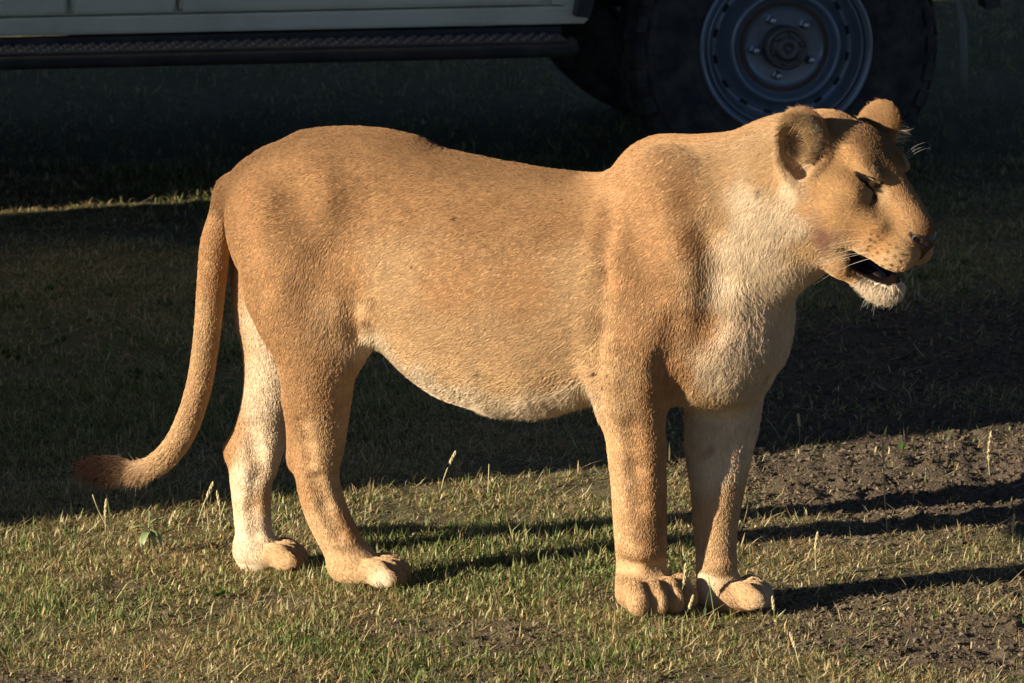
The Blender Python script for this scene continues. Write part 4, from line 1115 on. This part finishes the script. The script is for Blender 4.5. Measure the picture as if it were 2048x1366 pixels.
# broad green leaves of low herbs
hx_, hy_ = scatter(2000, -1.2, 1.3, -1.1, 4.6, lambda a, b: cover(a, b) * sstep(.55, .95, lush(a, b)))
hx_ = np.repeat(hx_, 7) ; hy_ = np.repeat(hy_, 7); k = len(hx_)
hx_ = hx_ + rng.normal(0, .008, k); hy_ = hy_ + rng.normal(0, .008, k)
parts.append(blades(hx_, hy_, rng.uniform(.012, .028, k), rng.uniform(.005, .009, k), rng.uniform(.4, 1.2, k), rng.uniform(0, 6.28, k), np.array((.065, .125, .022)) * rng.lognormal(0, .25, (k, 1)), rng.normal(.4, .2, k)))
# blades pressed round her paws
for u_, v_ in ((700, 1180), (750, 1184), (800, 1182), (510, 1152), (560, 1154), (600, 1150), (1250, 1240), (1300, 1246), (1350, 1244), (1390, 1236), (1430, 1238), (1480, 1242), (1530, 1238)):
    p_ = at_z(u_, v_, 0); k = 26
    parts.append(blades(p_[0] + rng.normal(0, .022, k), p_[1] + rng.normal(-.004, .007, k), rng.uniform(.012, .036, k), rng.uniform(.0016, .0028, k), np.abs(rng.normal(.6, .35, k)), rng.uniform(0, 6.28, k), np.where(rng.random((k, 1)) < .55, GREEN[rng.integers(0, 5, k)], STRAW[rng.integers(0, 6, k)]), rng.normal(.3, .3, k)))
# taller single blades
x, y = scatter(1700, -1.3, 1.4, -1.1, 4.2, lambda a, b: np.clip(cover(a, b) + .15, 0, 1) * .4); k = len(x)
tc = np.where(rng.random((k, 1)) < .5, np.array((.36, .32, .15)), np.array((.13, .17, .06)))
parts.append(blades(x, y, rng.uniform(.03, .075, k), rng.uniform(.0010, .0018, k), np.abs(rng.normal(.55, .35, k)), rng.uniform(0, 6.28, k), tc * rng.lognormal(0, .2, (k, 1)), rng.normal(.15, .2, k)))
Vg = []; Fg = []; Cg = []; o_ = 0
for v, f, c in parts: Vg.append(v); Fg.append(f + o_); Cg.append(c); o_ += len(v)
gme = np_mesh('grass', np.concatenate(Vg), np.concatenate(Fg), False); color_attr(gme, np.clip(np.concatenate(Cg), .005, .7))
gr = put('grass', gme, M_grass); gr['kind'] = 'stuff'; gr['label'] = 'short trampled green and straw coloured grass'
print('grass tris', sum(len(f) for f in Fg))
# crumbs of soil
iv = np.array([(1, 0, 0), (-1, 0, 0), (0, 1, 0), (0, -1, 0), (0, 0, 1), (0, 0, -1)], float)
itf = np.array([(0, 2, 4), (2, 1, 4), (1, 3, 4), (3, 0, 4), (2, 0, 5), (1, 2, 5), (3, 1, 5), (0, 3, 5)])
x, y = scatter(170000, -1.3, 1.7, -1.2, 3.9, lambda a, b: sstep(.25, .75, soil_mask(a, b)) * .8 + .015); k = len(x)
r = rng.gamma(2.0, .0013, k).clip(.0010, .0080)
_q = rng.normal(0, 1, (k, 3, 3)); _q = np.linalg.qr(_q)[0]
cv = ((iv @ _q) * (1 + rng.normal(0, .22, (k, 6, 1)))) * r[:, None, None] * np.array([1, 1, .75]) + np.stack([x, y, ground_z(x, y) + r * .3], 1)[:, None]
cm = np_mesh('soil_crumbs', cv.reshape(-1, 3), (itf[None] + (np.arange(k) * 6)[:, None, None]).reshape(-1, 3), False)
color_attr(cm, np.repeat(np.array((.112, .086, .060)) * rng.lognormal(0, .25, (k, 1)), 6, 0))
cr = put('soil_crumbs', cm, attr_mat('soil_crumb', .95, .1)); cr['kind'] = 'stuff'; cr['label'] = 'loose crumbs of churned dark soil'

# single grass stalks one can pick out
M_stem = material('dry_stem', (.40, .36, .17), .6); M_seed = material('seed_head', (.50, .42, .22), .8); M_stem_g = material('green_stem', (.16, .20, .07), .6)
def stalk(b, t, head, green, label):
    b_ = at_z(*b, 0.0); b_[2] = float(ground_z(np.array([b_[0]]), np.array([b_[1]]))[0]) - .004
    tip = at_y(*t, b_[1] + random.uniform(-.02, .02)); L = Vector(tip - b_)
    th = thing('grass_stalk', label, 'grass stalk', tuple(b_), group='single grass stalks')
    side = Vector((0, 1, 0)).cross(L).normalized() * L.length * random.uniform(-.06, .06)
    pts = [L * s + side * math.sin(s * math.pi) for s in np.linspace(0, 1, 6)]
    bm = bmesh.new(); tube(bm, pts, .0011, 6); bm_obj('stem', bm, M_stem_g if green else M_stem, th, True)
    if head:
        bm = bmesh.new(); n = 16
        for k in range(n):
            s = 1 - head + head * k / n; p = L * s + side * math.sin(s * math.pi)
            q = bmesh.ops.create_icosphere(bm, subdivisions=1, radius=.0026)['verts']; a = k * 2.4
            bmesh.ops.scale(bm, vec=(.7, .7, 1.7), verts=q); bmesh.ops.translate(bm, vec=p + Vector((math.cos(a), math.sin(a), 0)) * .0016, verts=q)
        bm_obj('seed_head', bm, M_seed, th)
    else:
        bm = bmesh.new(); a = random.uniform(0, 6.28); w = Vector((math.cos(a), math.sin(a), 0)); h = L.length
        v = [bm.verts.new(c) for c in (w * -.0012, w * .0012, w.orthogonal() * .012 + Vector((0, 0, h * .3)) - w * .0016, w.orthogonal() * .012 + Vector((0, 0, h * .3)) + w * .0016, w.orthogonal() * .035 + Vector((0, 0, h * .45)))]
        bm.faces.new((v[0], v[1], v[3], v[2])); bm.faces.new((v[2], v[3], v[4])); bm_obj('leaf', bm, M_stem_g, th)
for a in (
        ((212, 1062), (213, 998), .5, 0, 'seeded grass stalk standing straight under the tail tuft'),
        ((222, 1060), (185, 989), .0, 0, 'bare pale grass stalk leaning left under the tail tuft'),
        ((391, 1052), (427, 964), .3, 0, 'pale grass stalk leaning right between tail and far hind leg'),
        ((441, 1056), (434, 982), .35, 0, 'upright thin grass stalk just behind the far hind leg'),
        ((433, 1052), (451, 1003), .0, 0, 'short leaning grass stalk beside the far hind leg'),
        ((335, 1060), (352, 1022), .6, 0, 'short seeded stalk right of the leafy weed'),
        ((880, 992), (912, 903), .25, 0, 'seeded grass stalk rising below the belly'),
        ((975, 990), (978, 928), .0, 0, 'thin upright grass stalk beneath the middle of the belly'),
        ((1344, 1232), (1372, 1126), .35, 1, 'seeded green stalk in front of the near front paw'),
        ((1360, 1242), (1387, 1191), .4, 1, 'short seeded stalk leaning right at the near front toes'),
        ((1433, 1252), (1417, 1154), .0, 1, 'thin green stalk before the far front paw'),
        ((1550, 1234), (1545, 1193), .5, 1, 'short seeded stalk at the tip of the far front paw'),
        ((1566, 884), (1530, 834), .0, 1, 'sunlit grass blade leaning left in front of the chest'),
        ((1599, 888), (1596, 828), .3, 1, 'sunlit grass stalk standing straight in front of the chest'),
        ((1775, 1060), (1766, 879), .2, 0, 'tallest grass stalk, on the bare soil at the right'),
        ((1634, 1140), (1636, 1064), .4, 0, 'seeded grass stalk between the leg shadows at the right'),
        ((1981, 944), (1983, 861), .6, 0, 'thick seeded stalk on the churned soil near the right edge'),
        ((2026, 1086), (2029, 1028), .6, 0, 'seeded stalk at the right edge between the shadows'),
        ((1739, 1290), (1748, 1231), .0, 1, 'green grass blade in the lower right foreground'),
        ((1600, 1330), (1580, 1265), .4, 0, 'seeded stalk in the lower right foreground')):
    stalk(*a)
# the leafy weed
wb = at_z(297, 1108, 0.0); wb[2] = float(ground_z(wb[:1], wb[1:2])[0])
weed = thing('leafy_weed', 'small leafy green weed standing at the edge of the shade', 'weed', tuple(wb))

M_leaf = material('weed_leaf', (.20, .245, .10), .5); M_wst = material('weed_stem', (.22, .20, .09), .6)
bm = bmesh.new(); tube(bm, [(0, 0, 0), (.002, 0, .03), (.001, 0, .055), (.003, 0, .078)], .0016, 7); bm_obj('stem', bm, M_wst, weed, True)
for az, z0, L, el, dr, W in ((180, .052, .040, 35, 60, .015), (15, .060, .040, 45, 40, .013), (250, .048, .042, 20, 85, .016), (300, .050, .045, 10, 95, .017), (205, .045, .040, 0, 95, .015), (60, .055, .036, 40, 60, .014), (330, .046, .045, 10, 80, .016), (100, .075, .018, 70, 30, .007)):
    bm = bmesh.new(); a = math.radians(az); d = Vector((math.cos(a), math.sin(a), 0)); sd2 = Vector((-math.sin(a), math.cos(a), 0)); p = Vector((.001, 0, z0)); prev = None; n = 9
    for k in range(n + 1):
        t = k / n; e = math.radians(el - dr * t * 1.2)
        if k: p = p + (d * math.cos(e) + Vector((0, 0, 1)) * math.sin(e)) * L / n
        w = W * .5 * math.sin(math.pi * min(1, t * .93 + .07)) ** .8 + .0004
        fold = Vector((0, 0, 1)) * w * .45 + Vector((0, 0, .0008 if k % 2 else 0))
        row = [bm.verts.new(p - sd2 * w + fold), bm.verts.new(p), bm.verts.new(p + sd2 * w + fold)]
        if prev:
            bm.faces.new((prev[0], prev[1], row[1], row[0])); bm.faces.new((prev[1], prev[2], row[2], row[1]))
        prev = row
    bm_obj('leaf', bm, M_leaf, weed, True)
